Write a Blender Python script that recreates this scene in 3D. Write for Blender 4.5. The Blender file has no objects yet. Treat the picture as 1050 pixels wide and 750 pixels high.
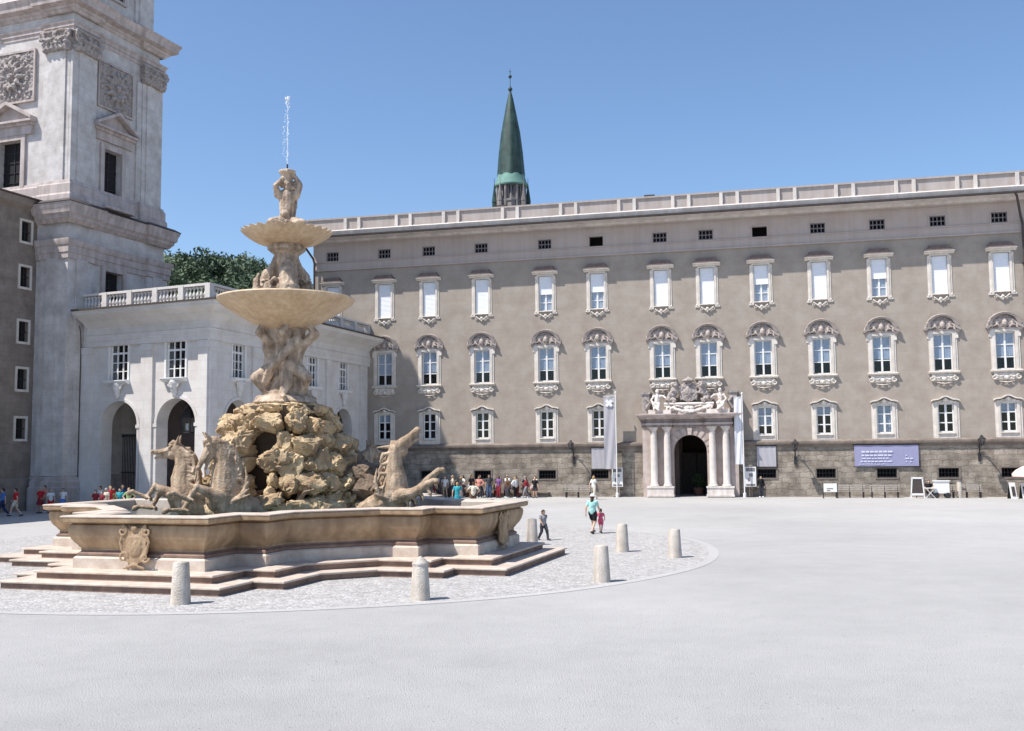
import bpy, bmesh, math, random
import numpy as np
from mathutils import Vector, Matrix, noise as mnoise
random.seed(7)
R = math.radians
sc = bpy.context.scene
COL = sc.collection

# ------------------------------------------------------------------ helpers
class MB:
    def __init__(s, M=None):
        s.v = []; s.f = []; s.M = M
    def add(s, vs, fs):
        b = len(s.v)
        if s.M is not None:
            vs = [tuple(s.M @ Vector(p)) for p in vs]
        s.v += [tuple(p) for p in vs]; s.f += [tuple(b + i for i in f) for f in fs]
    def box(s, x0, x1, y0, y1, z0, z1):
        s.add([(x0,y0,z0),(x1,y0,z0),(x1,y1,z0),(x0,y1,z0),(x0,y0,z1),(x1,y0,z1),(x1,y1,z1),(x0,y1,z1)],
              [(0,3,2,1),(4,5,6,7),(0,1,5,4),(1,2,6,5),(2,3,7,6),(3,0,4,7)])
    def prism(s, poly, y0, y1):            # polygon in x,z extruded along y
        n = len(poly)
        s.add([(x,y0,z) for x,z in poly]+[(x,y1,z) for x,z in poly],
              [tuple(range(n)), tuple(range(2*n-1,n-1,-1))]+[(i,(i+1)%n,n+(i+1)%n,n+i) for i in range(n)])
    def prism_z(s, poly, z0, z1):
        n = len(poly)
        s.add([(x,y,z0) for x,y in poly]+[(x,y,z1) for x,y in poly],
              [tuple(range(n-1,-1,-1)), tuple(range(n,2*n))]+[(i,(i+1)%n,n+(i+1)%n,n+i) for i in range(n)])
    def prism_x(s, poly, x0, x1):          # polygon in y,z extruded along x
        n = len(poly)
        s.add([(x0,y,z) for y,z in poly]+[(x1,y,z) for y,z in poly],
              [tuple(range(n)), tuple(range(2*n-1,n-1,-1))]+[(i,(i+1)%n,n+(i+1)%n,n+i) for i in range(n)])
    def tube(s, pts, rad, seg=8, caps=True, flat=1.0):
        pts = [Vector(p) for p in pts]
        if not hasattr(rad, '__len__'): rad = [rad]*len(pts)
        vs = []; fs = []; up = None
        for i, p in enumerate(pts):
            t = (pts[min(i+1,len(pts)-1)] - pts[max(i-1,0)])
            if t.length < 1e-9: t = Vector((0,0,1))
            t.normalize()
            if up is None:
                up = Vector((0,0,1)) if abs(t.z) < .9 else Vector((0,1,0))
            a = t.cross(up)
            if a.length < 1e-4: a = t.cross(Vector((1,0,0)))
            a.normalize(); b = a.cross(t).normalized(); up = b
            for k in range(seg):
                an = 2*math.pi*k/seg
                vs.append(p + a*math.cos(an)*rad[i] + b*math.sin(an)*rad[i]*flat)
        for i in range(len(pts)-1):
            for k in range(seg):
                k2 = (k+1) % seg
                fs.append((i*seg+k, i*seg+k2, (i+1)*seg+k2, (i+1)*seg+k))
        if caps:
            fs.append(tuple(range(seg-1,-1,-1))); fs.append(tuple((len(pts)-1)*seg+k for k in range(seg)))
        s.add(vs, fs)
    def lathe(s, prof, seg=24, c=(0,0,0), wave=None, closed=True):
        vs = []; fs = []; n = len(prof)
        for k in range(seg):
            a = 2*math.pi*k/seg
            for j,(r,z) in enumerate(prof):
                rr, zz = (r, z) if wave is None else wave(a, j, r, z)
                vs.append((c[0]+rr*math.cos(a), c[1]+rr*math.sin(a), c[2]+zz))
        for k in range(seg):
            k2 = (k+1) % seg
            for j in range(n-1):
                fs.append((k*n+j, k2*n+j, k2*n+j+1, k*n+j+1))
        if closed:
            fs.append(tuple(k*n for k in range(seg-1,-1,-1))); fs.append(tuple(k*n+n-1 for k in range(seg)))
        s.add(vs, fs)
    def ball(s, c, r, seg=10, rings=7, rot=None):
        if not hasattr(r,'__len__'): r = (r,r,r)
        vs = [(0,0,-1)]; fs = []
        for i in range(1, rings):
            ph = -math.pi/2 + math.pi*i/rings
            for k in range(seg):
                a = 2*math.pi*k/seg
                vs.append((math.cos(ph)*math.cos(a), math.cos(ph)*math.sin(a), math.sin(ph)))
        vs.append((0,0,1)); last = len(vs)-1
        for k in range(seg): fs.append((0, 1+(k+1)%seg, 1+k))
        for i in range(rings-2):
            for k in range(seg):
                a = 1+i*seg; k2 = (k+1)%seg
                fs.append((a+k, a+k2, a+seg+k2, a+seg+k))
        a = 1+(rings-2)*seg
        for k in range(seg): fs.append((a+k, a+(k+1)%seg, last))
        out = []
        for p in vs:
            q = Vector((p[0]*r[0], p[1]*r[1], p[2]*r[2]))
            if rot is not None: q = rot @ q
            out.append(tuple(q + Vector(c)))
        s.add(out, fs)
    def sweep(s, path, prof, closed=True, side=1):
        """path 2D points counter-clockwise -> positive offset is outward; prof (offset, z)"""
        n = len(path); P = [Vector((p[0],p[1])) for p in path]; vs = []; fs = []; m = len(prof)
        for i in range(n):
            if closed or 0 < i < n-1:
                d0 = (P[i]-P[i-1]).normalized(); d1 = (P[(i+1)%n]-P[i]).normalized()
            elif i == 0: d0 = d1 = (P[1]-P[0]).normalized()
            else: d0 = d1 = (P[i]-P[i-1]).normalized()
            n0 = Vector((d0.y,-d0.x)); n1 = Vector((d1.y,-d1.x))
            b = (n0+n1); b = b / max(.25, (1+n0.dot(n1)))
            for o, z in prof:
                q = P[i] + b*o*side; vs.append((q.x, q.y, z))
        for i in range(n if closed else n-1):
            j = (i+1) % n
            for k in range(m-1):
                fs.append((i*m+k, j*m+k, j*m+k+1, i*m+k+1))
        if not closed:
            fs.append(tuple(range(m))); fs.append(tuple((n-1)*m+k for k in range(m-1,-1,-1)))
        s.add(vs, fs)
    def wall(s, x0, x1, z0, z1, holes, depth=.4, y=0.):
        """wall face at y with rectangular holes (a,b,c,d) or arched ones (a,b,c,d,'arch') and their reveals"""
        xs = sorted({x0,x1}|{h[0] for h in holes}|{h[1] for h in holes}); zs = sorted({z0,z1}|{h[2] for h in holes}|{h[3] for h in holes})
        xs = [x for x in xs if x0-1e-6 <= x <= x1+1e-6]; zs = [z for z in zs if z0-1e-6 <= z <= z1+1e-6]
        vs = [(x,y,z) for z in zs for x in xs]; fs = []; nx = len(xs)
        for j in range(len(zs)-1):
            for i in range(nx-1):
                cx = (xs[i]+xs[i+1])/2; cz = (zs[j]+zs[j+1])/2
                if any(h[0]<cx<h[1] and h[2]<cz<h[3] for h in holes): continue
                fs.append((j*nx+i, j*nx+i+1, (j+1)*nx+i+1, (j+1)*nx+i))
        s.add(vs, fs)
        for h in holes:
            a,b,c,d = h[:4]; y2 = y+depth
            top = d
            if len(h) > 4:
                r = (b-a)/2; cx = (a+b)/2; sp = d-r; N = 20
                arc = [(cx-r*math.cos(math.pi*k/N), sp+r*math.sin(math.pi*k/N)) for k in range(N+1)]
                vv = []; ff = []
                for (ax, az) in arc: vv += [(ax,y,az),(ax,y,d),(ax,y2,az)]
                for k in range(N):
                    q = 3*k
                    ff += [(q,q+3,q+4,q+1),(q,q+2,q+5,q+3)]
                s.add(vv, ff); top = sp
            else:
                s.add([(a,y,d),(b,y,d),(b,y2,d),(a,y2,d)], [(0,1,2,3)])
            s.add([(a,y,c),(a,y,top),(a,y2,top),(a,y2,c)], [(0,1,2,3)])
            s.add([(b,y,c),(b,y,top),(b,y2,top),(b,y2,c)], [(0,1,2,3)])
            if c > z0+.01: s.add([(a,y,c),(b,y,c),(b,y2,c),(a,y2,c)], [(0,1,2,3)])
    def mesh(s, name, mat, smooth=True, angle=38):
        me = bpy.data.meshes.new(name)
        me.from_pydata(s.v, [], s.f)
        bm = bmesh.new(); bm.from_mesh(me)
        bmesh.ops.recalc_face_normals(bm, faces=bm.faces[:]); bm.to_mesh(me); bm.free()
        if mat: me.materials.append(mat)
        if smooth:
            me.polygons.foreach_set('use_smooth', [True]*len(me.polygons)); me.set_sharp_from_angle(angle=R(angle))
        me.update()
        return me
    def build(s, name, mat, parent=None, loc=(0,0,0), smooth=True, angle=38):
        return link(name, s.mesh(name, mat, smooth, angle), parent, loc)
    def remesh(s, name, mat, voxel=.03, amp=0., freq=3., amp2=0., freq2=10., smooth=True, seed=0):
        me = bpy.data.meshes.new('raw'); me.from_pydata(s.v, [], s.f)
        bm = bmesh.new(); bm.from_mesh(me); bmesh.ops.recalc_face_normals(bm, faces=bm.faces[:]); bm.to_mesh(me); bm.free()
        o = bpy.data.objects.new('raw', me); COL.objects.link(o)
        m = o.modifiers.new('r','REMESH'); m.mode = 'VOXEL'; m.voxel_size = voxel
        sm = o.modifiers.new('s','SMOOTH'); sm.iterations = 2; sm.factor = .5
        dg = bpy.context.evaluated_depsgraph_get(); dg.update()
        out = bpy.data.meshes.new_from_object(o.evaluated_get(dg)); out.name = name
        bpy.data.objects.remove(o); bpy.data.meshes.remove(me)
        if amp or amp2: displace(out, amp, freq, amp2, freq2, seed)
        out.materials.clear(); out.materials.append(mat)
        out.polygons.foreach_set('use_smooth', [smooth]*len(out.polygons)); out.update()
        return out
    def cap(s, p, q, r0, r1, seg=12):      # tapered limb with round ends, for remeshing
        s.tube([p, q], [r0, r1], seg); s.ball(p, r0*.995, seg, 8); s.ball(q, r1*.995, seg, 8)
    def chain(s, pts, rad, seg=12):
        for i in range(len(pts)-1): s.cap(pts[i], pts[i+1], rad[i], rad[i+1], seg)

def displace(me, amp, freq, amp2=0, freq2=10, seed=0):
    n = len(me.vertices); co = np.empty(n*3); me.vertices.foreach_get('co', co); co = co.reshape(-1,3)
    no = np.empty(n*3); me.vertices.foreach_get('normal', no); no = no.reshape(-1,3)
    off = Vector((seed*3.1, seed*1.7, seed*.9)); d = np.zeros(n)
    for i in range(n):
        p = Vector(co[i])
        v = amp*mnoise.noise(p*freq+off)
        if amp2: v += amp2*mnoise.noise(p*freq2+off)
        d[i] = v
    co += no*d[:,None]; me.vertices.foreach_set('co', co.ravel()); me.update()

def link(name, data, parent=None, loc=(0,0,0), rz=0.):
    o = bpy.data.objects.new(name, data); COL.objects.link(o)
    o.location = loc; o.rotation_euler = (0,0,rz)
    if parent is not None: o.parent = parent
    return o
def thing(name, label, cat, loc=(0,0,0), rz=0., group=None):
    o = link(name, None, None, loc, rz); o.empty_display_size = .3
    return tag(o, label, cat, group)
def tag(o, label, cat, group=None):
    o['label'] = label; o['category'] = cat
    if group: o['group'] = group
    return o
def struct(o, kind='structure'):
    o['kind'] = kind; return o
def copy_tree(o, parent=None):
    c = o.copy(); COL.objects.link(c)
    if parent is not None: c.parent = parent
    for ch in o.children: copy_tree(ch, c)
    return c

# ------------------------------------------------------------------ materials
def mat(name, col, rough=.8, var=.0, vscale=2., bump=0., bscale=20., spec=.3, col2=None, metal=0., detail=6., streak=0., streak_scale=1.):
    m = bpy.data.materials.new(name); m.use_nodes = True; nt = m.node_tree; N = nt.nodes; L = nt.links
    b = N['Principled BSDF']; b.inputs['Roughness'].default_value = rough; b.inputs['Specular IOR Level'].default_value = spec
    b.inputs['Metallic'].default_value = metal; b.inputs['Base Color'].default_value = (*col, 1)
    tc = N.new('ShaderNodeTexCoord')
    if var or col2:
        n = N.new('ShaderNodeTexNoise'); n.inputs['Scale'].default_value = vscale; n.inputs['Detail'].default_value = detail; n.inputs['Roughness'].default_value = .62
        L.new(tc.outputs['Object'], n.inputs['Vector'])
        c2 = col2 or tuple(c*(1-var) for c in col); c1 = col if col2 else tuple(min(1,c*(1+var)) for c in col)
        r = N.new('ShaderNodeValToRGB'); r.color_ramp.elements[0].position = .33; r.color_ramp.elements[1].position = .67
        r.color_ramp.elements[0].color = (*c2,1); r.color_ramp.elements[1].color = (*c1,1)
        L.new(n.outputs['Fac'], r.inputs['Fac']); out = r.outputs['Color']
        if streak:
            mp = N.new('ShaderNodeMapping'); mp.inputs['Scale'].default_value = (streak_scale*3, streak_scale*3, streak_scale*.25)
            n2 = N.new('ShaderNodeTexNoise'); n2.inputs['Scale'].default_value = 1.; n2.inputs['Detail'].default_value = 5
            L.new(tc.outputs['Object'], mp.inputs['Vector']); L.new(mp.outputs[0], n2.inputs['Vector'])
            r2 = N.new('ShaderNodeValToRGB'); r2.color_ramp.elements[0].position = .38; r2.color_ramp.elements[1].position = .62
            k = 1-streak; r2.color_ramp.elements[0].color = (k,k*.97,k*.93,1); r2.color_ramp.elements[1].color = (1,1,1,1)
            L.new(n2.outputs['Fac'], r2.inputs['Fac'])
            mx = N.new('ShaderNodeMix'); mx.data_type = 'RGBA'; mx.blend_type = 'MULTIPLY'; mx.inputs[0].default_value = 1.
            L.new(out, mx.inputs[6]); L.new(r2.outputs['Color'], mx.inputs[7]); out = mx.outputs[2]
        L.new(out, b.inputs['Base Color'])
    if bump:
        n3 = N.new('ShaderNodeTexNoise'); n3.inputs['Scale'].default_value = bscale; n3.inputs['Detail'].default_value = 8
        L.new(tc.outputs['Object'], n3.inputs['Vector'])
        bp = N.new('ShaderNodeBump'); bp.inputs['Strength'].default_value = bump; bp.inputs['Distance'].default_value = .05
        L.new(n3.outputs['Fac'], bp.inputs['Height']); L.new(bp.outputs['Normal'], b.inputs['Normal'])
    return m

def mat_blocks(name, c1, c2, mortar, bw, bh, msize=.012, rough=.85, bump=.3, stain=.25, wob=0.):
    """ashlar blocks on vertical walls: brick texture over (x+y, z)"""
    m = mat(name, c1, rough); nt = m.node_tree; N = nt.nodes; L = nt.links; b = N['Principled BSDF']
    tc = N.new('ShaderNodeTexCoord'); sp = N.new('ShaderNodeSeparateXYZ'); L.new(tc.outputs['Object'], sp.inputs[0])
    ad = N.new('ShaderNodeMath'); ad.operation = 'ADD'; L.new(sp.outputs[0], ad.inputs[0]); L.new(sp.outputs[1], ad.inputs[1])
    cb = N.new('ShaderNodeCombineXYZ'); L.new(ad.outputs[0], cb.inputs[0]); L.new(sp.outputs[2], cb.inputs[1])
    vec = cb.outputs[0]
    if wob:
        nn = N.new('ShaderNodeTexNoise'); nn.inputs['Scale'].default_value = 1.7; L.new(tc.outputs['Object'], nn.inputs['Vector'])
        vm = N.new('ShaderNodeVectorMath'); vm.operation = 'SCALE'; vm.inputs['Scale'].default_value = wob; L.new(nn.outputs['Color'], vm.inputs[0])
        va = N.new('ShaderNodeVectorMath'); L.new(vec, va.inputs[0]); L.new(vm.outputs[0], va.inputs[1]); vec = va.outputs[0]
    br = N.new('ShaderNodeTexBrick'); br.inputs['Color1'].default_value = (*c1,1); br.inputs['Color2'].default_value = (*c2,1); br.inputs['Mortar'].default_value = (*mortar,1)
    br.inputs['Scale'].default_value = 1.; br.inputs['Brick Width'].default_value = bw; br.inputs['Row Height'].default_value = bh
    br.inputs['Mortar Size'].default_value = msize; br.inputs['Mortar Smooth'].default_value = .3
    L.new(vec, br.inputs['Vector'])
    n = N.new('ShaderNodeTexNoise'); n.inputs['Scale'].default_value = .9; n.inputs['Detail'].default_value = 9; n.inputs['Roughness'].default_value = .68
    L.new(tc.outputs['Object'], n.inputs['Vector'])
    r = N.new('ShaderNodeValToRGB'); r.color_ramp.elements[0].position = .35; r.color_ramp.elements[1].position = .62
    k = 1-stain; r.color_ramp.elements[0].color = (k,k*.97,k*.94,1); r.color_ramp.elements[1].color = (1,1,1,1); L.new(n.outputs['Fac'], r.inputs['Fac'])
    mx = N.new('ShaderNodeMix'); mx.data_type = 'RGBA'; mx.blend_type = 'MULTIPLY'; mx.inputs[0].default_value = 1.
    L.new(br.outputs['Color'], mx.inputs[6]); L.new(r.outputs['Color'], mx.inputs[7]); L.new(mx.outputs[2], b.inputs['Base Color'])
    bp = N.new('ShaderNodeBump'); bp.inputs['Strength'].default_value = bump; bp.inputs['Distance'].default_value = .04
    n5 = N.new('ShaderNodeTexNoise'); n5.inputs['Scale'].default_value = 9.; n5.inputs['Detail'].default_value = 8; L.new(tc.outputs['Object'], n5.inputs['Vector'])
    ma = N.new('ShaderNodeMath'); ma.operation = 'SUBTRACT'; L.new(n5.outputs['Fac'], ma.inputs[0]); L.new(br.outputs['Fac'], ma.inputs[1])
    L.new(ma.outputs[0], bp.inputs['Height']); L.new(bp.outputs['Normal'], b.inputs['Normal'])
    return m

M_ = {}
M_['stucco'] = mat_blocks('stucco_taupe', (.378,.328,.28), (.362,.314,.268), (.337,.292,.25), 2.2, .72, .012, rough=.9, bump=.1, stain=.17)
M_['basewall'] = mat_blocks('rough_base_stone', (.42,.365,.30), (.32,.275,.225), (.29,.25,.21), .85, .42, .015, stain=.58, bump=1., wob=.5)
M_['whitestone'] = mat('pale_render', (.66,.61,.555), .85, .10, 2.2, .2, 25, .2, streak=.12)
M_['frieze'] = mat('frieze_render', (.455,.39,.36), .9, .06, .5, .1, 30, .2, streak=.05)
M_['ledge'] = mat('weathered_ledge', (.20,.165,.14), .9, .25, 1.5, .4, 12, .2)
M_['lead'] = mat('lead_hood', (.17,.125,.11), .7, .25, 3., .4, 12, .3)
M_['cornice'] = mat('cornice_stone', (.60,.56,.53), .85, .12, .8, .2, 18, .2, streak=.12)
M_['gutter'] = mat('gutter_metal', (.07,.055,.05), .6, .2, 4.)
M_['attic'] = mat('attic_render', (.40,.36,.34), .85, .08, .6, .1, 18, .2, streak=.10)
M_['white'] = mat('white_paint', (.74,.73,.71), .5, .04, 5.)
M_['blind'] = mat('white_blind', (.80,.81,.84), .8, .04, 3.)
M_['curtain_reflection'] = mat('sky_reflection_curtain', (.66,.70,.76), .9, .10, 5.)  # pale blue puts the sky reflection of the panes into the colour
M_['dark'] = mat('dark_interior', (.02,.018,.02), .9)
M_['iron'] = mat('black_iron', (.03,.028,.03), .5, .2, 9.)
M_['tower'] = mat_blocks('cathedral_ashlar', (.61,.58,.56), (.57,.54,.52), (.46,.44,.42), 1.5, .62, .008, stain=.3, bump=.25)
M_['towertrim'] = mat('cathedral_trim', (.48,.42,.40), .85, .14, 1.1, .3, 14, .2, streak=.2)
M_['carving'] = mat('dark_carving', (.33,.29,.27), .9, .35, 5., .6, 14)
M_['arcade'] = mat_blocks('arcade_ashlar', (.66,.635,.61), (.63,.60,.575), (.50,.48,.46), 1.4, .6, .007, stain=.14, bump=.15)
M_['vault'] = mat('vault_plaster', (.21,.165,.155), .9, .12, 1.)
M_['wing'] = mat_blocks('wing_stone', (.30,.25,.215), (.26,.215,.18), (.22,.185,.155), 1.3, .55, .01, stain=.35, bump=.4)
M_['rooftile'] = mat('roof_tile', (.13,.10,.09), .8, .25, 6., .5, 20)
M_['marble'] = mat('basin_marble', (.46,.33,.205), .6, 0, 1.6, .25, 25, .35, col2=(.29,.195,.12), streak=.25, streak_scale=1.2)
M_['marblestep'] = mat('step_marble', (.60,.52,.445), .65, 0, 2.6, .25, 22, .4, col2=(.45,.36,.29))
M_['bowl'] = mat('bowl_stone', (.66,.505,.34), .6, 0, 1.3, .15, 20, .4, col2=(.50,.36,.23), streak=.15, streak_scale=2.)
M_['statue'] = mat('statue_stone', (.62,.50,.385), .75, 0, 2.8, .5, 18, .3, col2=(.29,.21,.15), streak=.35, streak_scale=2.5)
M_['horse'] = mat('horse_stone', (.57,.44,.315), .7, 0, 2.6, .5, 18, .3, col2=(.29,.20,.13), streak=.35, streak_scale=2.5)
M_['rock'] = mat('tufa_rock', (.62,.48,.295), .9, 0, 1.3, 1., 13, .2, col2=(.26,.175,.105))
M_['bollard'] = mat('bollard_stone', (.56,.505,.445), .85, .14, 4., .7, 30, .2, streak=.22, streak_scale=1.5)
M_['water'] = mat('basin_water', (.05,.075,.07), .08, .1, 2., .4, 6., .6)
M_['copper'] = mat('green_copper', (.04,.09,.075), .6, 0, 1.2, .2, 8, .4, col2=(.018,.04,.036), streak=.3, streak_scale=1.)
M_['copperpale'] = mat('pale_copper', (.13,.25,.21), .7, .2, 1.)
M_['gothic'] = mat('gothic_stone', (.22,.20,.19), .9, .3, 1.)
M_['banner'] = mat('violet_banner', (.29,.285,.43), .7, .04, 2.)
M_['bannergrey'] = mat('grey_banner', (.40,.385,.41), .7, .04, 2.)
M_['bannerwhite'] = mat('pale_banner', (.66,.66,.70), .7, .05, 2.)
M_['bannerink'] = mat('banner_lettering', (.62,.62,.74), .7)
M_['bench'] = mat('bench_wood', (.28,.25,.22), .7, .2, 6.)
M_['pinkcloth'] = mat('parasol_cloth', (.76,.55,.50), .8, .05, 3.)
M_['glassw'] = None

def glass(name, tint=(.02,.02,.025), refl=.35):
    m = bpy.data.materials.new(name); m.use_nodes = True; nt = m.node_tree; N = nt.nodes; L = nt.links
    N.remove(N['Principled BSDF']); out = N['Material Output']
    t = N.new('ShaderNodeBsdfTransparent'); g = N.new('ShaderNodeBsdfGlossy'); g.inputs['Roughness'].default_value = .04
    lw = N.new('ShaderNodeLayerWeight'); fr = N.new('ShaderNodeMath'); fr.operation = 'POWER'; fr.inputs[1].default_value = 4.; L.new(lw.outputs['Facing'], fr.inputs[0])
    t.inputs['Color'].default_value = (.82,.85,.88,1); g.inputs['Color'].default_value = (1,1,1,1)
    n = N.new('ShaderNodeTexNoise'); n.inputs['Scale'].default_value = 1.3; tc = N.new('ShaderNodeTexCoord'); L.new(tc.outputs['Object'], n.inputs['Vector'])
    bp = N.new('ShaderNodeBump'); bp.inputs['Strength'].default_value = .15; bp.inputs['Distance'].default_value = .05; L.new(n.outputs['Fac'], bp.inputs['Height']); 
    mx = N.new('ShaderNodeMixShader'); ma = N.new('ShaderNodeMath'); ma.operation = 'ADD'; ma.inputs[1].default_value = .022
    L.new(fr.outputs[0], ma.inputs[0]); L.new(ma.outputs[0], mx.inputs['Fac']); L.new(t.outputs[0], mx.inputs[1]); L.new(g.outputs[0], mx.inputs[2]); L.new(mx.outputs[0], out.inputs['Surface'])
    return m
M_['glass'] = glass('window_glass')

# ground: pale gravel plaza with soft tracks
def mat_ground(name, a, b_, fine, bump, big=.06):
    m = bpy.data.materials.new(name); m.use_nodes = True; nt = m.node_tree; N = nt.nodes; L = nt.links; b = N['Principled BSDF']
    b.inputs['Roughness'].default_value = .95; b.inputs['Specular IOR Level'].default_value = .1
    tc = N.new('ShaderNodeTexCoord')
    n1 = N.new('ShaderNodeTexNoise'); n1.inputs['Scale'].default_value = big; n1.inputs['Detail'].default_value = 7; n1.inputs['Roughness'].default_value = .65
    n2 = N.new('ShaderNodeTexNoise'); n2.inputs['Scale'].default_value = fine; n2.inputs['Detail'].default_value = 5; n2.inputs['Roughness'].default_value = .7
    n3 = N.new('ShaderNodeTexNoise'); n3.inputs['Scale'].default_value = 1.1; n3.inputs['Detail'].default_value = 8; n3.inputs['Roughness'].default_value = .75
    for n in (n1,n2,n3): L.new(tc.outputs['Object'], n.inputs['Vector'])
    r = N.new('ShaderNodeValToRGB'); r.color_ramp.elements[0].position = .33; r.color_ramp.elements[1].position = .6
    r.color_ramp.elements[0].color = (*b_,1); r.color_ramp.elements[1].color = (*a,1)
    mm = N.new('ShaderNodeMix'); mm.data_type = 'FLOAT'; mm.inputs[0].default_value = .22
    L.new(n2.outputs['Fac'], mm.inputs[2]); L.new(n3.outputs['Fac'], mm.inputs[3])
    m3 = N.new('ShaderNodeMix'); m3.data_type = 'FLOAT'; m3.inputs[0].default_value = .35
    L.new(mm.outputs[0], m3.inputs[2]); L.new(n1.outputs['Fac'], m3.inputs[3])
    vo = N.new('ShaderNodeTexVoronoi'); vo.inputs['Scale'].default_value = 4.5; L.new(tc.outputs['Object'], vo.inputs['Vector'])
    vr = N.new('ShaderNodeValToRGB'); vr.color_ramp.elements[0].position = .05; vr.color_ramp.elements[0].color = (.62,.60,.58,1); vr.color_ramp.elements[1].position = .11; vr.color_ramp.elements[1].color = (1,1,1,1); L.new(vo.outputs['Distance'], vr.inputs['Fac'])
    vm = N.new('ShaderNodeMix'); vm.data_type = 'RGBA'; vm.blend_type = 'MULTIPLY'; vm.inputs[0].default_value = 1.
    L.new(m3.outputs[0], r.inputs['Fac']); L.new(r.outputs['Color'], vm.inputs[6]); L.new(vr.outputs['Color'], vm.inputs[7]); L.new(vm.outputs[2], b.inputs['Base Color'])
    bp = N.new('ShaderNodeBump'); bp.inputs['Strength'].default_value = bump; bp.inputs['Distance'].default_value = .03
    L.new(n2.outputs['Fac'], bp.inputs['Height']); L.new(bp.outputs['Normal'], b.inputs['Normal'])
    return m
M_['plaza'] = mat_ground('pale_gravel', (.485,.475,.46), (.26,.255,.25), 34., 1.)
def mat_cobble():
    m = bpy.data.materials.new('round_cobbles'); m.use_nodes = True; nt = m.node_tree; N = nt.nodes; L = nt.links; b = N['Principled BSDF']
    b.inputs['Roughness'].default_value = .85; b.inputs['Specular IOR Level'].default_value = .2
    tc = N.new('ShaderNodeTexCoord'); v = N.new('ShaderNodeTexVoronoi'); v.inputs['Scale'].default_value = 8.5; L.new(tc.outputs['Object'], v.inputs['Vector'])
    v2 = N.new('ShaderNodeTexVoronoi'); v2.feature = 'DISTANCE_TO_EDGE'; v2.inputs['Scale'].default_value = 8.5; L.new(tc.outputs['Object'], v2.inputs['Vector'])
    n = N.new('ShaderNodeTexNoise'); n.inputs['Scale'].default_value = .9; n.inputs['Detail'].default_value = 8; n.inputs['Roughness'].default_value = .7; L.new(tc.outputs['Object'], n.inputs['Vector'])
    bw = N.new('ShaderNodeSeparateColor'); L.new(v.outputs['Color'], bw.inputs[0])
    mx = N.new('ShaderNodeMix'); mx.data_type = 'FLOAT'; mx.inputs[0].default_value = .5; L.new(bw.outputs[0], mx.inputs[2]); L.new(n.outputs['Fac'], mx.inputs[3])
    r = N.new('ShaderNodeValToRGB'); r.color_ramp.elements[0].position = .2; r.color_ramp.elements[0].color = (.31,.30,.29,1)
    r.color_ramp.elements[1].position = .75; r.color_ramp.elements[1].color = (.50,.485,.47,1); L.new(mx.outputs[0], r.inputs['Fac'])
    r2 = N.new('ShaderNodeValToRGB'); r2.color_ramp.elements[0].position = 0.; r2.color_ramp.elements[0].color = (.70,.69,.68,1); r2.color_ramp.elements[1].position = .1; r2.color_ramp.elements[1].color = (1,1,1,1)
    L.new(v2.outputs['Distance'], r2.inputs['Fac'])
    mm = N.new('ShaderNodeMix'); mm.data_type = 'RGBA'; mm.blend_type = 'MULTIPLY'; mm.inputs[0].default_value = 1.; L.new(r.outputs['Color'], mm.inputs[6]); L.new(r2.outputs['Color'], mm.inputs[7]); L.new(mm.outputs[2], b.inputs['Base Color'])
    bp = N.new('ShaderNodeBump'); bp.inputs['Strength'].default_value = .9; bp.inputs['Distance'].default_value = .05; L.new(v2.outputs['Distance'], bp.inputs['Height']); L.new(bp.outputs['Normal'], b.inputs['Normal'])
    return m
M_['cobble'] = mat_cobble()
M_['kerb'] = mat_ground('pale_kerb_stones', (.47,.455,.44), (.30,.295,.29), 12., .5)

# ------------------------------------------------------------------ ground
g = MB(); g.add([(-2500,-1500,0),(2500,-1500,0),(2500,3500,0),(-2500,3500,0)], [(0,1,2,3)])
struct(g.build('ground', M_['plaza']))
RC = (-8.2, 38.9)
def disc(r0, r1, z, seg=96):
    b = MB(); vs = []; fs = []
    for k in range(seg):
        a = 2*math.pi*k/seg
        w = 1+.003*math.sin(5*a)+.002*math.sin(11*a)
        vs += [(RC[0]+r0*w*math.cos(a), RC[1]+r0*w*math.sin(a), z), (RC[0]+r1*w*math.cos(a), RC[1]+r1*w*math.sin(a), z)]
    for k in range(seg):
        k2 = (k+1)%seg; fs.append((2*k,2*k+1,2*k2+1,2*k2))
    b.add(vs, fs); return b
b = disc(.01, 15.25, .004); struct(b.build('cobbled_pavement', M_['cobble'], smooth=False))
b = disc(15.25, 15.6, .008); struct(b.build('pavement_edge', M_['kerb'], smooth=False))

# =================================================================== RESIDENCE
RZ = R(-14); RO = (13.173, 80.99, 0)
res = thing('residence', 'long taupe four storey palace with rows of white framed windows and a carved portal', 'palace', RO, RZ)
COLS = [-29.4, -24.65, -20.68, -16.1, -10.7, -6.45, -1.33, 2.28, 6.41, 10.75, 15.08, 19.37, 23.63, 28.0, 32.3]
X0, X1 = -31.2, 36.
holes = []
for i, u in enumerate(COLS):
    holes.append((u-.56, u+.56, 15.0, 17.9)); holes.append((u-.66, u+.66, 9.27, 12.03))
    if i not in (6,7): holes.append((u-.56, u+.56, 4.72, 6.88))
    holes.append((u-.56, u+.56, 20.12, 20.92))
holes.append((-.95, 2.35, 0, 5.3))
GR = [u for u in COLS if u not in (-1.33, 2.28, -29.4)]
for u in GR: holes.append((u-.7, u+.7, 1.42, 2.12))
w = MB(); w.wall(X0, X1, 3.7, 19.32, [h for h in holes if h[2] >= 3.7 and h[3] < 19.4] + [(-.95,2.35,3.7,5.3)], .34)
w.box(X0, X1, 12.0, 12.2, 0, 24)          # back wall
w.box(X0, X0+.2, .34, 12, 0, 22); w.box(X1-.2, X1, .34, 12, 0, 22)
w.build('wall', M_['stucco'], res, smooth=False)
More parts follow.
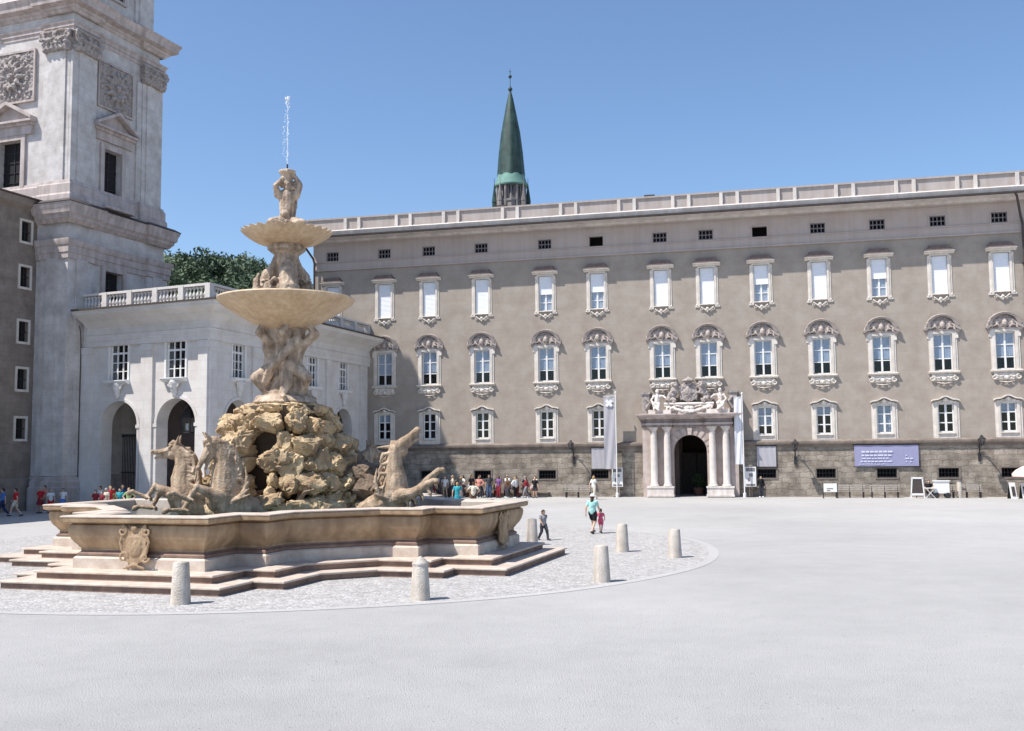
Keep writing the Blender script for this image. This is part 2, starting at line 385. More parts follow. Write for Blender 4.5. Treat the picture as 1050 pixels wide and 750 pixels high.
w = MB(); w.wall(X0, X1, 0, 3.9, [(a,b_,c,min(d,3.9)) for (a,b_,c,d) in holes if c < 3], .46, -.12)
w.build('base_wall', M_['basewall'], res, smooth=False)
w = MB(); w.wall(X0, X1, 19.32, 22.1, [h for h in holes if h[2] > 20], .38, -.08)
w.box(X0, X1, -.17, -.075, 20.0, 20.07); w.box(X0, X1, -.16, .0, 19.30, 19.42); w.box(X0,X1,-.14,-.076,21.45,21.55)
w.build('frieze', M_['frieze'], res, smooth=False)
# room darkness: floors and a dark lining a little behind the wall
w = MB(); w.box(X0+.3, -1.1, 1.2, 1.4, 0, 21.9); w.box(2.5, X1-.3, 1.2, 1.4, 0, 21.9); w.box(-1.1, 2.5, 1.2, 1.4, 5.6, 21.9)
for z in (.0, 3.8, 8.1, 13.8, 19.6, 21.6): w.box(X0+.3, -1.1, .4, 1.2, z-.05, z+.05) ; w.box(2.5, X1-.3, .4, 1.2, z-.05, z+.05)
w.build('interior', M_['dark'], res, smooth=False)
def ledge_seg(a, b_):
    prof = [(.0,3.72),(-.16,3.76),(-.20,3.9),(-.34,3.98),(-.38,4.12),(-.36,4.2),(0,4.34)]
    q = MB(); q.prism_x(prof, a, b_); return q
ledge_seg(X0, -2.9).build('ledge', M_['ledge'], res); ledge_seg(4.35, X1).build('ledge', M_['ledge'], res)
q = MB(); q.prism_x([(0,21.72),(-.25,21.78),(-.32,21.92),(-.7,22.0),(-1.5,22.02),(-1.55,21.94),(-1.63,21.96),(-1.65,22.10),(-1.71,22.22),(-1.77,22.38),(-1.3,22.56),(0,22.62)], X0-.6, X1+.2)
cor = q.build('cornice', M_['cornice'], res)
q = MB(); q.prism_x([(-1.60,21.90),(-1.86,21.90),(-1.88,22.02),(-1.64,22.02)], X0-.6, X1+.2); q.build('gutter', M_['gutter'], res)
# attic parapet
q = MB(); q.box(X0-.2, X1, -.95, 1.2, 22.5, 23.58); q.box(X0-.25, X1, -1.06, 1.25, 23.55, 23.68); q.box(X0-.2, X1, -1.02, -.94, 22.5, 22.72)
q.build('attic', M_['attic'], res, smooth=False)
for u in [-27.2,-22.59,-18.43,-13.36,-8.52,-3.8,.48,4.2,8.5,12.77,17.07,21.33,25.4,29.8,34.]:
    for s in (-.62,.62): q = MB(); q.box(u+s-.13, u+s+.13, -1.12, -.9, 22.5, 23.56); q.build('attic_pier', M_['cornice'], res, smooth=False)
q = MB(); q.prism_x([(-.6,23.66),(1.2,23.70),(6,24.6),(12,23.6)], X0, X1); q.build('roof', M_['rooftile'], res, smooth=False)
for i,(u,zz) in enumerate([(-14.6,24.3),(-2.2,24.3),(-7.7,24.15)]):
    q = MB(); q.box(u-.35,u+.35,1.0,1.5,23.7,zz-.1); q.box(u-.42,u+.42,.93,1.57,zz-.1,zz); q.build('roof_vent', M_['gutter'], res, smooth=False)
for u in (25.15, -31.0):
    q = MB(); q.tube([(u-.75,-1.75,22.0),(u-.6,-1.7,21.7),(u-.1,-.35,20.4),(u,-.3,20.0),(u,-.3,4.4),(u,-.3,.1)], .09, 8)
    for z in (5,8,11,14,17): q.box(u-.13,u+.13,-.4,-.0,z,z+.06)
    q.build('downpipe', M_['gutter'], res)

# ---- window prototypes (local origin at the centre of the opening, wall at y=0)
def frame_mesh(w, h, cols, rows, bar=.045, fr=.09, y=.17):
    q = MB(); q.box(-w/2, -w/2+fr, y, y+.08, -h/2, h/2); q.box(w/2-fr, w/2, y, y+.08, -h/2, h/2)
    q.box(-w/2+fr, w/2-fr, y, y+.08, h/2-fr, h/2); q.box(-w/2+fr, w/2-fr, y, y+.08, -h/2, -h/2+fr)
    for c in range(1, cols):
        x = -w/2 + w*c/cols; bb = bar*1.5 if c*2==cols else bar; q.box(x-bb, x+bb, y-.012, y+.06, -h/2+fr, h/2-fr)
    for r_ in range(1, rows):
        z = -h/2+h*r_/rows; q.box(-w/2+fr, w/2-fr, y+.006, y+.05, z-bar*.8, z+bar*.8)
    return q
def arc_pts(cx, cz, rx, rz, a0, a1, n):
    return [(cx+rx*math.cos(R(a0+(a1-a0)*k/n)), cz+rz*math.sin(R(a0+(a1-a0)*k/n))) for k in range(n+1)]
def scroll(q, cx, cz, y, r, turns=1.2, rad=.05, flip=1, a0=0):
    pts = []; n = int(14*turns)
    for k in range(n+1):
        t = k/n; rr = r*(1-.78*t); a = R(a0)+flip*t*turns*2*math.pi
        pts.append((cx+rr*math.cos(a), y, cz+rr*math.sin(a)))
    q.tube(pts, [rad*(1-.4*k/n) for k in range(n+1)], 6)

# type A: piano nobile window w1.32 x h2.76
WA, HA = 1.32, 2.76
q = MB(); hw, hh = WA/2, HA/2
for s in (-1,1):
    q.box(min(s*hw,s*(hw+.2)), max(s*hw,s*(hw+.2)), -.10, .0, -hh-.02, hh+.2)
    q.box(min(s*(hw+.2),s*(hw+.33)), max(s*(hw+.2),s*(hw+.33)), -.05, .0, -hh-.02, hh+.0)
    q.box(min(s*(hw+.2),s*(hw+.42)), max(s*(hw+.2),s*(hw+.42)), -.11, .0, hh-.35, hh+.2)
q.box(-hw, hw, -.10, 0, hh, hh+.2)
q.prism_x([(0,-hh-.02),(-.24,-hh-.02),(-.26,-hh-.1),(-.14,-hh-.2),(0,-hh-.22)], -hw-.42, hw+.42)
surrA = q.mesh('window', M_['whitestone'], angle=30)
q = MB()
q.box(-hw-.2, hw+.2, -.06, 0, -hh-.78, -hh-.22)
for s in (-1,1):
    scroll(q, s*(hw+.18), -hh-.55, -.12, .22, 1.2, .07, s, 90); scroll(q, s*.38, -hh-.62, -.12, .16, 1., .055, -s, 90)
    q.tube([(s*.18,-.12,-hh-.42),(s*.45,-.14,-hh-.55),(s*.8,-.12,-hh-.4)], [.05,.07,.04], 6)
q.ball((0,-.1,-hh-.6), (.2,.12,.17)); q.tube([(-.55,-.1,-hh-.86),(0,-.14,-hh-.95),(.55,-.1,-hh-.86)], [.03,.055,.03], 6)
apronA = q.remesh('apron', M_['whitestone'], .035, .03, 9, seed=1)
q = MB()   # crest ornament
q.box(-hw-.25, hw+.25, -.10, 0, hh+.2, hh+.36)
for s in (-1,1):
    scroll(q, s*.98, hh+.42, -.2, .26, 1.4, .085, -s, 60); scroll(q, s*.72, hh+.78, -.16, .2, 1.2, .06, s, 120)
    q.tube([(s*.25,-.16,hh+.3),(s*.5,-.22,hh+.52),(s*.78,-.18,hh+.42)], [.06,.09,.05], 6)
    q.tube([(s*.3,-.18,hh+.95),(s*.6,-.16,hh+.85),(s*.86,-.2,hh+.55)], [.05,.06,.05], 6)
    q.ball((s*.5,-.12,hh+.65), (.15,.12,.2)); q.ball((s*1.1,-.12,hh+.2), (.12,.1,.25))
q.ball((0,-.2,hh+.62), (.2,.2,.26)); q.ball((0,-.3,hh+.6), (.07,.1,.09)); q.ball((0,-.14,hh+.95), (.16,.12,.15))
for k in range(9):
    a = R(20+140*k/8); q.tube([(.28*math.cos(a),-.12,hh+.6+.3*math.sin(a)),(.72*math.cos(a),-.1,hh+.6+.62*math.sin(a))], [.05,.07], 5)
M_['crestgrey'] = mat('weathered_crest', (.50,.44,.40), .9, 0, 3.5, .3, 18, .2, col2=(.29,.24,.215))
crestA = q.remesh('crest', M_['crestgrey'], .035, .04, 8, seed=2)
q = MB()   # curved canopy with fluted underside
outer = arc_pts(0, hh+.52, 1.12, .98, 8, 172, 18); inner = arc_pts(0, hh+.52, .86, .74, 8, 172, 18)
vs = []; fs = []
for k in range(19):
    ra = 1+ (.05 if k%2 else 0)
    vs += [(outer[k][0]*ra, .0, outer[k][1]), (outer[k][0]*ra, -.32-.08*math.sin(math.pi*k/18), outer[k][1]-.10), (inner[k][0], -.27-.08*math.sin(math.pi*k/18), inner[k][1]), (inner[k][0], 0, inner[k][1]+.05)]
for k in range(18):
    a = 4*k
    for j in range(4): fs.append((a+j, a+4+j, a+4+(j+1)%4, a+(j+1)%4))
fs += [(0,1,2,3),(72,75,74,73)]
q.add(vs, fs)
# shell backing that fills the half round
shell = [(x*.98, z) for x, z in inner]; q.prism([( -.85,hh+.4)]+shell[::-1]+[(.85,hh+.4)], -.12, .0)
for s in (-1,1): q.prism([(s*.95,hh+.62),(s*1.3,hh+.3),(s*1.22,hh+.22),(s*.85,hh+.42)], -.34, 0)
M_['hood'] = mat('weathered_hood', (.32,.275,.25), .85, .25, 3., .3, 12, .2)
hoodA = q.mesh('canopy', M_['hood'])
frA = frame_mesh(WA, HA, 2, 3).mesh('frame', M_['white'], False)
q = MB(); q.box(-hw+.05, hw-.05, .19, .2, -hh+.05, hh-.05); glA = q.mesh('glass', M_['glass'], False)
def curtain_mesh(w, z0, z1, y=.27, folds=10, amp=.02):
    q = MB(); n = folds*4; vs = []
    for k in range(n+1):
        x = -w/2+w*k/n; yy = y+amp*math.sin(2*math.pi*k/4)
        vs += [(x,yy,z0),(x,yy,z1)]
    q.add(vs, [(2*k,2*k+2,2*k+3,2*k+1) for k in range(n)]); return q
cuA = [curtain_mesh(WA-.1, -hh+HA*f, hh-.03, .235, 10, .012).mesh('curtain_reflection', M_['curtain_reflection']) for f in (.36,.35,.37,.33)]  # upper part of the middle-row panes: sky reflection painted as a pale sheet

# type B: top floor w1.12 x h2.9, closed white blind
WB, HB = 1.12, 2.9; bw, bh = WB/2, HB/2
q = MB()
for s in (-1,1):
    q.box(min(s*bw,s*(bw+.16)), max(s*bw,s*(bw+.16)), -.09, 0, -bh-.15, bh+.12)
    q.box(min(s*(bw+.16),s*(bw+.29)), max(s*(bw+.16),s*(bw+.29)), -.045, 0, -bh-.0, bh-.2)
    q.box(min(s*bw,s*(bw+.4)), max(s*bw,s*(bw+.4)), -.08, 0, -bh-.22, -bh-.10)
    q.ball((s*(bw+.2),-.1,bh-.12), (.11,.08,.16)); q.ball((s*(bw+.24),-.06,-bh-.05), (.09,.06,.11))
q.box(-bw, bw, -.09, 0, bh, bh+.12)
q.prism_x([(0,bh+.12),(-.12,bh+.14),(-.2,bh+.22),(-.46,bh+.26),(-.48,bh+.33),(0,bh+.40)], -bw-.5, bw+.5)
surrB = q.mesh('window', M_['whitestone'], angle=30)
q = MB(); vs = [(-.95,0,bh+.36),(.95,0,bh+.36),(.95,-.47,bh+.335),(-.95,-.47,bh+.335),(-.66,0,bh+.80),(.66,0,bh+.80),(.66,-.40,bh+.72),(-.66,-.40,bh+.72)]
q.add(vs, [(0,1,5,4),(3,7,6,2),(4,5,6,7),(0,4,7,3),(1,2,6,5),(0,3,2,1)]); hoodB = q.mesh('canopy', M_['lead'], False)
q = MB(); q.box(-bw, bw, -.16, .1, -bh-.05, -bh+.03)
for s in (-1,1):
    q.tube([(s*.5,-.08,-bh-.18),(s*.33,-.1,-bh-.32),(s*.15,-.12,-bh-.46),(0,-.1,-bh-.5)], [.05,.06,.06,.06], 6)
    scroll(q, s*.5, -bh-.34, -.08, .14, 1.1, .045, s, 90)
q.ball((0,-.12,-bh-.34), (.13,.1,.12)); q.ball((0,-.1,-bh-.58), (.07,.07,.09))
apronB = q.remesh('apron', M_['whitestone'], .033, .02, 9, seed=3)
q = MB(); n = 26
for k in range(n):
    z = -bh+.03+(HB-.05)*k/n; q.prism_x([(.06,z),(.085,z),(.10,z+(HB-.05)/n*.98),(.075,z+(HB-.05)/n*.98)], -bw+.02, bw-.02)
blB = q.mesh('blind', M_['blind'], False)
q = MB(); n = 18; hb2 = HB*.52
for k in range(n):
    z = -bh+HB*.48+(HB*.52-.02)*k/n; q.prism_x([(.06,z),(.085,z),(.10,z+hb2/n*.98),(.075,z+hb2/n*.98)], -bw+.02, bw-.02)
blB2 = q.mesh('blind', M_['blind'], False)
frB = frame_mesh(WB, HB, 2, 4).mesh('frame', M_['white'], False)
q = MB(); q.box(-bw+.05, bw-.05, .19, .2, -bh+.05, bh-.05); glB = q.mesh('glass', M_['glass'], False)
cuB = curtain_mesh(WB-.1, -bh+.1, bh-.03, .225, 10, .008).mesh('curtain_reflection', M_['blind'])

# type C: first floor w1.12 x h2.16
WC, HC = 1.12, 2.16; cw, ch = WC/2, HC/2
q = MB()
for s in (-1,1):
    q.box(min(s*cw,s*(cw+.2)), max(s*cw,s*(cw+.2)), -.09, 0, -ch-.42, ch+.12)
    q.box(min(s*(cw+.2),s*(cw+.36)), max(s*(cw+.2),s*(cw+.36)), -.045, 0, -ch-.42, ch+.05)
q.box(-cw, cw, -.09, 0, ch, ch+.12); q.box(-cw, cw, -.07, 0, -ch-.42, -ch-.12)
q.prism_x([(0,-ch),(-.16,-ch),(-.17,-ch-.08),(0,-ch-.13)], -cw-.05, cw+.05)
surrC = q.mesh('window', M_['whitestone'], angle=30)
q = MB()
pts = [(-1.0,.12),(-.85,.2),(-.5,.24),(-.3,.34),(-.15,.42),(0,.45),(.15,.42),(.3,.34),(.5,.24),(.85,.2),(1.0,.12)]
poly = [(x,ch+z) for x,z in pts] + [(x*.97,ch+z+.1) for x,z in reversed(pts)]
q.prism(poly, -.28, 0); capC = q.mesh('canopy', M_['whitestone'])
q = MB(); q.ball((0,-.08,ch+.22), (.2,.13,.14)); q.ball((0,-.14,ch+.3),(.1,.1,.1)); q.tube([(-.5,-.08,ch+.14),(-.2,-.1,ch+.2),(.2,-.1,ch+.2),(.5,-.08,ch+.14)], .05, 6)
crestC = q.remesh('crest', M_['whitestone'], .035, .02, 9, seed=4)
frC = frame_mesh(WC, HC, 2, 3, .05, .1, .1).mesh('frame', M_['white'], False)
q = MB(); q.box(-cw+.05, cw-.05, .13, .14, -ch+.05, ch-.05); glC = q.mesh('glass', M_['glass'], False)
cuC = [None, curtain_mesh(WC-.1, -ch+HC*.66, ch-.03).mesh('curtain_reflection', M_['curtain_reflection']), curtain_mesh(WC-.1, -ch+HC*.34, ch-.03).mesh('curtain_reflection', M_['curtain_reflection']), curtain_mesh(WC-.1, -ch+.12, ch-.03).mesh('curtain_reflection', M_['curtain_reflection'])]
# mezzanine and cellar gratings
def grille(w, h, nx, nz, r=.018, y=.1, pale=True):
    q = MB(); f = .07
    q.box(-w/2,-w/2+f,y-.14,y,-h/2,h/2); q.box(w/2-f,w/2,y-.14,y,-h/2,h/2); q.box(-w/2+f,w/2-f,y-.14,y,h/2-f,h/2); q.box(-w/2+f,w/2-f,y-.14,y,-h/2,-h/2+f)
    for k in range(1,nx+1): x = -w/2+w*k/(nx+1); q.box(x-r,x+r,y-.06,y-.02,-h/2+f,h/2-f)
    for k in range(1,nz+1): z = -h/2+h*k/(nz+1); q.box(-w/2+f,w/2-f,y-.07,y-.01,z-r,z+r)
    return q
M_['grille'] = mat('grey_grille', (.20,.18,.19), .6, .2, 5.)
mez = grille(1.12,.8,3,1,.035).mesh('grating', M_['grille'], False)
cel = grille(1.4,.7,5,1,.02).mesh('grating', M_['iron'], False)
q = MB()
for s in (-1,1): q.box(min(s*.56,s*.66), max(s*.56,s*.66), -.12, -.08, -.5, .5)
q.box(-.56,.56,-.12,-.08,.4,.5); q.box(-.56,.56,-.12,-.08,-.5,-.4)
mezs = q.mesh('attic_window', M_['frieze'], False)
q = MB()
for s in (-1,1): q.box(min(s*.7,s*.82), max(s*.7,s*.82), -.16, -.12, -.45, .45)
q.box(-.7,.7,-.16,-.12,.35,.45); q.box(-.7,.7,-.16,-.12,-.45,-.35)
cels = q.mesh('cellar_window', M_['ledge'], False)
CC = {4:0,5:0,3:0,1:1,2:0,8:2,9:1,10:3,11:0,12:1,0:0,13:1,14:0}
for i, u in enumerate(COLS):
    wnd = link('window', surrA, res, (u,0,10.65))
    for nm, me in (('frame',frA),('glass',glA),('curtain_reflection',cuA[i%4]),('canopy',hoodA),('crest',crestA),('apron',apronA)): link(nm, me, wnd)
    wnd = link('window', surrB, res, (u,0,16.45))
    ok = i in (4,5,8,10)
    for nm, me in ((('frame',frB),('glass',glB),('curtain_reflection',cuB),('blind',blB2)) if ok else (('blind',blB),)) + (('canopy',hoodB),('apron',apronB)): link(nm, me, wnd)
    if i not in (6,7):
        wnd = link('window', surrC, res, (u,0,5.80))
        for nm, me in (('frame',frC),('glass',glC),('canopy',capC),('crest',crestC)): link(nm, me, wnd)
        if cuC[CC.get(i,0)]: link('curtain_reflection', cuC[CC[i]], wnd)
    wnd = link('attic_window', mezs, res, (u,0,20.52))
    if i not in (5,8): link('grating', mez, wnd)
    if u in GR:
        wnd = link('cellar_window', cels, res, (u,0,1.77)); link('grating', cel, wnd)

# ---- portal
def arch_front(q, cx, half, spring, top, x0, x1, z0, y0, y1, N=24):
    """pier and spandrel block with an arched opening, between y0 and y1"""
    arc = [(cx-half*math.cos(math.pi*k/N), spring+half*math.sin(math.pi*k/N)) for k in range(N+1)]
    poly = [(x0,z0),(cx-half,z0)]+arc+[(cx+half,z0),(x1,z0),(x1,top),(x0,top)]
    # split into strips so that every polygon is convex
    q.box(x0, cx-half, y0, y1, z0, top); q.box(cx+half, x1, y0, y1, z0, top)
    for k in range(N):
        (ax,az),(bx,bz) = arc[k], arc[k+1]
        q.add([(ax,y0,az),(bx,y0,bz),(bx,y0,top),(ax,y0,top),(ax,y1,az),(bx,y1,bz),(bx,y1,top),(ax,y1,top)],
              [(0,1,2,3),(4,7,6,5),(0,4,5,1),(3,2,6,7)])
M_['portal'] = mat('portal_marble', (.50,.42,.385), .75, .16, 1.6, .3, 18, .3, streak=.2)
M_['portalpale'] = mat('portal_pale_marble', (.70,.64,.60), .7, .12, 2., .2, 18, .3, streak=.15)
PX = .70
pm = MB(); arch_front(pm, PX, 1.28, 3.5, 5.5, PX-3.3, PX+3.3, 0, -.45, .3)
for k in range(11):    # voussoirs
    a = R(8+164*k/10); d = (math.cos(a), math.sin(a)); t = (-d[1], d[0])
    p = [(PX+d[0]*rr+t[0]*s, 3.5+d[1]*rr+t[1]*s) for rr, s in ((1.3,-.13),(1.85,-.18),(1.85,.18),(1.3,.13))]
    pm.prism(p, -.52 if k != 5 else -.62, -.44)
portal = pm.build('portal', M_['portal'], res, smooth=False)
for s in (-1,1):
    q = MB(); q.box(PX+s*2.27-1.05, PX+s*2.27+1.05, -1.35, -.44, 0.06, .22); q.box(PX+s*2.27-1.0, PX+s*2.27+1.0, -1.3, -.44, .22, .72); q.box(PX+s*2.27-1.05, PX+s*2.27+1.05, -1.35, -.44, .72, .84); q.build('plinth', M_['portalpale'], portal, smooth=False)
colp = MB(); colp.lathe([(.33,0),(.36,.05),(.34,.12),(.28,.16),(.30,.22),(.265,.28),(.27,1.5),(.255,3.2),(.225,4.05),(.25,4.08),(.25,4.14),(.22,4.17),(.23,4.3),(.33,4.42),(.33,4.46)], 20)
colp.box(-.35,.35,-.35,.35,4.46,4.56); cm = colp.mesh('column', M_['portalpale'])
for x in (-2.75,-1.72,1.72,2.75): link('column', cm, portal, (PX+x,-.88,.84))
for s in (-1,1):
    q = MB(); q.box(PX+s*3.3-.35 if s<0 else PX+3.0, PX-3.0 if s<0 else PX+3.65, -.7, .0, .0, 5.45); q.build('pilaster', M_['portal'], portal, smooth=False)
q = MB()
path = [(PX-3.7,0),(PX-3.7,-.75),(PX-3.25,-.75),(PX-3.25,-1.25),(PX-1.3,-1.25),(PX-1.3,-.62),(PX+1.3,-.62),(PX+1.3,-1.25),(PX+3.25,-1.25),(PX+3.25,-.75),(PX+3.7,-.75),(PX+3.7,0)]
q.sweep(path, [(-.05,5.4),(.0,5.4),(.0,5.56),(.05,5.56),(.06,5.72),(0,5.74),(0,6.02),(.08,6.06),(.12,6.14),(.3,6.18),(.33,6.3),(.4,6.34),(.4,6.42),(-.2,6.46)], closed=False)
q.prism_z(path, 5.41, 6.44)
q.build('entablature', M_['portal'], portal, angle=25)
q = MB()
q.box(PX-3.1, PX-1.35, -1.2, 0, 6.44, 6.75); q.box(PX+1.35, PX+3.1, -1.2, 0, 6.44, 6.75)
q.box(PX-1.75, PX+1.75, -.7, 0, 6.44, 7.1); q.prism_x([(0,7.1),(-.85,7.1),(-.9,7.2),(-.82,7.3),(0,7.34)], PX-1.9, PX+1.9)
q.build('attic_base', M_['portalpale'], portal, smooth=False)
def sitting_figure(q, x, y, z, s=1., f=1, arm=1):
    """seated draped figure facing -y, leaning along x by f"""
    P = lambda a,b_,c: (x+f*a*s, y-b_*s, z+c*s)
    q.cap(P(0,.0,.35), P(.05,.05,.95), .25*s, .2*s); q.cap(P(.05,.05,.95), P(.05,.08,1.15), .17*s, .12*s)
    q.ball(P(.04,.1,1.36), (.135*s,.15*s,.17*s)); q.ball(P(.04,.0,1.42), (.15*s,.13*s,.14*s))
    for k in (-1,1):
        q.cap(P(.13*k,.1,.33), P(.2*k,.55,.42), .17*s, .12*s); q.cap(P(.2*k,.55,.42), P(.18*k,.6,-.05), .12*s, .08*s)
        q.cap(P(.18*k,.6,-.05), P(.2*k,.8,-.1), .07*s, .05*s)
    q.cap(P(-.22,.05,1.03), P(-.42,.2,.7), .1*s, .07*s); q.cap(P(-.42,.2,.7), P(-.3,.5,.55), .065*s, .05*s)
    q.cap(P(.27,.05,1.03), P(.55*arm,.2,1.0), .1*s, .07*s); q.cap(P(.55*arm,.2,1.0), P(.75*arm,.4,.8), .065*s, .05*s)
    q.tube([P(-.3,.3,.5), P(-.1,.6,.2), P(.1,.65,0), P(.3,.4,-.1)], [.12*s,.14*s,.13*s,.1*s], 8)
q = MB(); sitting_figure(q, PX-2.45, -.75, 6.82, 1.0, 1); st = q.remesh('statue', M_['portalpale'], .04, .04, 6, seed=5); link('statue', st, portal)
q = MB(); sitting_figure(q, PX+2.45, -.75, 6.82, 1.0, -1); st = q.remesh('statue', M_['portalpale'], .04, .04, 6, seed=6); link('statue', st, portal)
def lion(q, x, z, f):
    P = lambda a,b_,c: (x+f*a, -.45-b_, z+c)
    q.cap(P(-.35,0,.2), P(.1,.05,1.0), .3, .3); q.ball(P(.12,.15,1.35), (.28,.28,.28)); q.ball(P(.16,.42,1.28), (.13,.14,.12))
    q.cap(P(.1,.1,1.0), P(.55,.15,1.15), .13,.09); q.cap(P(.05,.15,.8), P(.55,.2,.7), .13,.09)
    q.cap(P(-.3,.1,.25), P(.1,.3,.15), .2,.15); q.cap(P(.1,.3,.15), P(-.05,.35,-.05), .12,.1)
    q.tube([P(-.5,0,.1),P(-.8,0,.3),P(-.75,0,.7)], [.07,.05,.08], 6)
for s in (1,-1): q = MB(); lion(q, PX-s*1.15, 7.34, s); link('heraldic_lion', q.remesh('lion', M_['carving'], .045, .08, 6, seed=7+s), portal)
q = MB(); q.prism([(PX+x*1.0, 7.3+z) for x,z in ((-.5,.25),(-.55,.9),(-.48,1.35),(0,1.45),(.48,1.35),(.55,.9),(.5,.25),(0,-.02))], -.7, -.3)
q.ball((PX,-.62,8.1), (.36,.2,.5)); q.tube([(PX-.55,-.6,7.5),(PX-.65,-.6,8.0),(PX-.5,-.6,8.65),(PX,-.6,8.85),(PX+.5,-.6,8.65),(PX+.65,-.6,8.0),(PX+.55,-.6,7.5)], .09, 8)
q.lathe([(.45,0),(.5,.06),(.42,.12),(.3,.22),(.12,.3)], 14, (PX,-.5,8.95)); q.ball((PX,-.5,9.3), .08)
link('coat_of_arms', q.remesh('coat_of_arms', M_['carving'], .035, .05, 7, seed=8), portal)
q = MB()
q.tube([(PX-1.9,-.78,7.05),(PX-1.2,-.95,6.85),(PX-.5,-1.0,6.62),(PX,-1.0,6.56),(PX+.5,-1.0,6.62),(PX+1.2,-.95,6.85),(PX+1.9,-.78,7.05)], [.06,.12,.12,.13,.12,.12,.06], 8)
q.ball((PX,-.85,6.85), (.42,.15,.2))
for s in (-1,1):
    scroll(q, PX+s*1.5, 6.85, -.85, .28, 1.3, .09, s, 0); q.tube([(PX+s*.45,-.8,6.95),(PX+s*.9,-.85,7.05),(PX+s*1.3,-.8,6.95)], [.05,.08,.05], 6)
link('cartouche', q.remesh('cartouche', M_['portalpale'], .035, .04, 8, seed=9), portal)
for s in (-1,1):
    q = MB(); q.box(PX+s*3.35-.3, PX+s*3.35+.3, -.7, 0, 6.44, 8.0); q.box(PX+s*3.35-.38, PX+s*3.35+.38, -.78, 0, 8.0, 8.18)
    q.tube([(PX+s*3.35,-.75,7.7),(PX+s*3.0,-.75,7.3),(PX+s*3.35,-.75,6.8)], [.12,.16,.12], 8); q.build('end_pedestal', M_['carving'], portal, smooth=False)
# passage behind the arch
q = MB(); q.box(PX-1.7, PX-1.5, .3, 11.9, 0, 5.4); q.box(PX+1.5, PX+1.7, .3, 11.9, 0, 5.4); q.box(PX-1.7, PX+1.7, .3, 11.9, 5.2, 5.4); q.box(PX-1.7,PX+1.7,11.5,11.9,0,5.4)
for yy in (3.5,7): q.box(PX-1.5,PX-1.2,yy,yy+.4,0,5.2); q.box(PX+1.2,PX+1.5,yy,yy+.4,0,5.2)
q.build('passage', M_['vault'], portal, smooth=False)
for s in (-1,1):
    q = MB(); q.box(min(PX+s*.03,PX+s*1.2), max(PX+s*.03,PX+s*1.2), 6.6, 6.7, 0, 3.4)
    for k in range(4): q.box(min(PX+s*.15,PX+s*1.1), max(PX+s*.15,PX+s*1.1), 6.55, 6.6, .2+.8*k, .85+.8*k)
    q.build('door', M_['gutter'], portal, smooth=False)
q = MB(); q.lathe([(.35,0),(.4,.3),(.5,.5)],12,(PX+.5,4.5,0)); 
for k in range(26):
    a = random.random()*6.28; rr = random.random()*.5; q.ball((PX+.5+rr*math.cos(a),4.5+rr*math.sin(a),.8+random.random()*.7),(.16,.16,.12),6,5)
pot = q.mesh('p', M_['dark'])
# potted shrub stands inside the passage: its own thing, placed in world space
def rw(u, y, z):  # residence local -> world
    c, s = math.cos(RZ), math.sin(RZ); return (RO[0]+u*c-y*s, RO[1]+u*s+y*c, z)
q = MB(); q.lathe([(.3,0),(.34,.1),(.42,.5),(.46,.52),(.46,.6)],14)
pt = thing('potted_shrub', 'dark potted shrub standing inside the portal passage', 'plant', rw(PX+.35,3.0,0), RZ)
q.build('pot', mat('terracotta', (.2,.1,.07), .8, .1, 4), pt)
q = MB()
for k in range(420):
    d = Vector((random.gauss(0,1),random.gauss(0,1),random.gauss(0,1))).normalized()*(.55*random.random()**.4); c = Vector((0,0,1.15))+Vector((d.x,d.y,d.z*1.1))
    a = Vector((random.gauss(0,1),random.gauss(0,1),random.gauss(0,1))).normalized()*.07; b_ = a.cross(Vector((random.gauss(0,1),random.gauss(0,1),.3))).normalized()*.05
    q.add([c-a,c+b_,c+a,c-b_],[(0,1,2,3)])
M_['leaf'] = mat('foliage_green', (.06,.10,.035), .7, 0, 1.5, col2=(.03,.055,.02))
q.build('foliage', M_['leaf'], pt, smooth=False)
q = MB(); q.tube([(0,0,.4),(0,0,1.1)],.03,6); q.build('stem', M_['bench'], pt)

# ---- banners, flags, lamps, boards along the palace wall
def hang(name, u0, u1, z0, z1, m, label, group=None, y=-.2, lines=None):
    t = thing(name, label, 'banner', rw((u0+u1)/2, y, z0), RZ, group); w_ = (u1-u0)/2; h = z1-z0
    q = MB(); n = 16; vs = []; fs = []
    for j in range(7):
        for k in range(n+1):
            vs.append((-w_+2*w_*k/n, .012*math.sin(k*1.3+j*.6), h*j/6))
    for j in range(6):
        for k in range(n): a = j*(n+1)+k; fs.append((a,a+1,a+n+2,a+n+1))
    nb = len(vs); vs += [(x,yy+.02,z) for x,yy,z in vs]; fs += [(a+nb,d+nb,c+nb,b_+nb) for a,b_,c,d in fs]
    q.add(vs, fs); q.build('cloth', m, t)
    q = MB(); q.tube([(-w_-.08,0,h+.03),(w_+.08,0,h+.03)],.035,8); q.build('rail', M_['iron'], t)
    q = MB(); q.tube([(-w_-.08,0,-.03),(w_+.08,0,-.03)],.03,8); q.build('rail', M_['iron'], t)
    if lines:
        q = MB()
        for (a,b_,c,d) in lines: q.box(-w_+a, -w_+b_, -.036, -.026, h-d, h-c)
        q.build('lettering', M_['bannerink'], t, smooth=False)
    return t
def textrow(x0, x1, z, h, wl):
    out = []; x = x0
    while x < x1-.05:
        l = min(random.choice(wl), x1-x); out.append((x, x+l, z, z+h)); x += l+.06
    return out
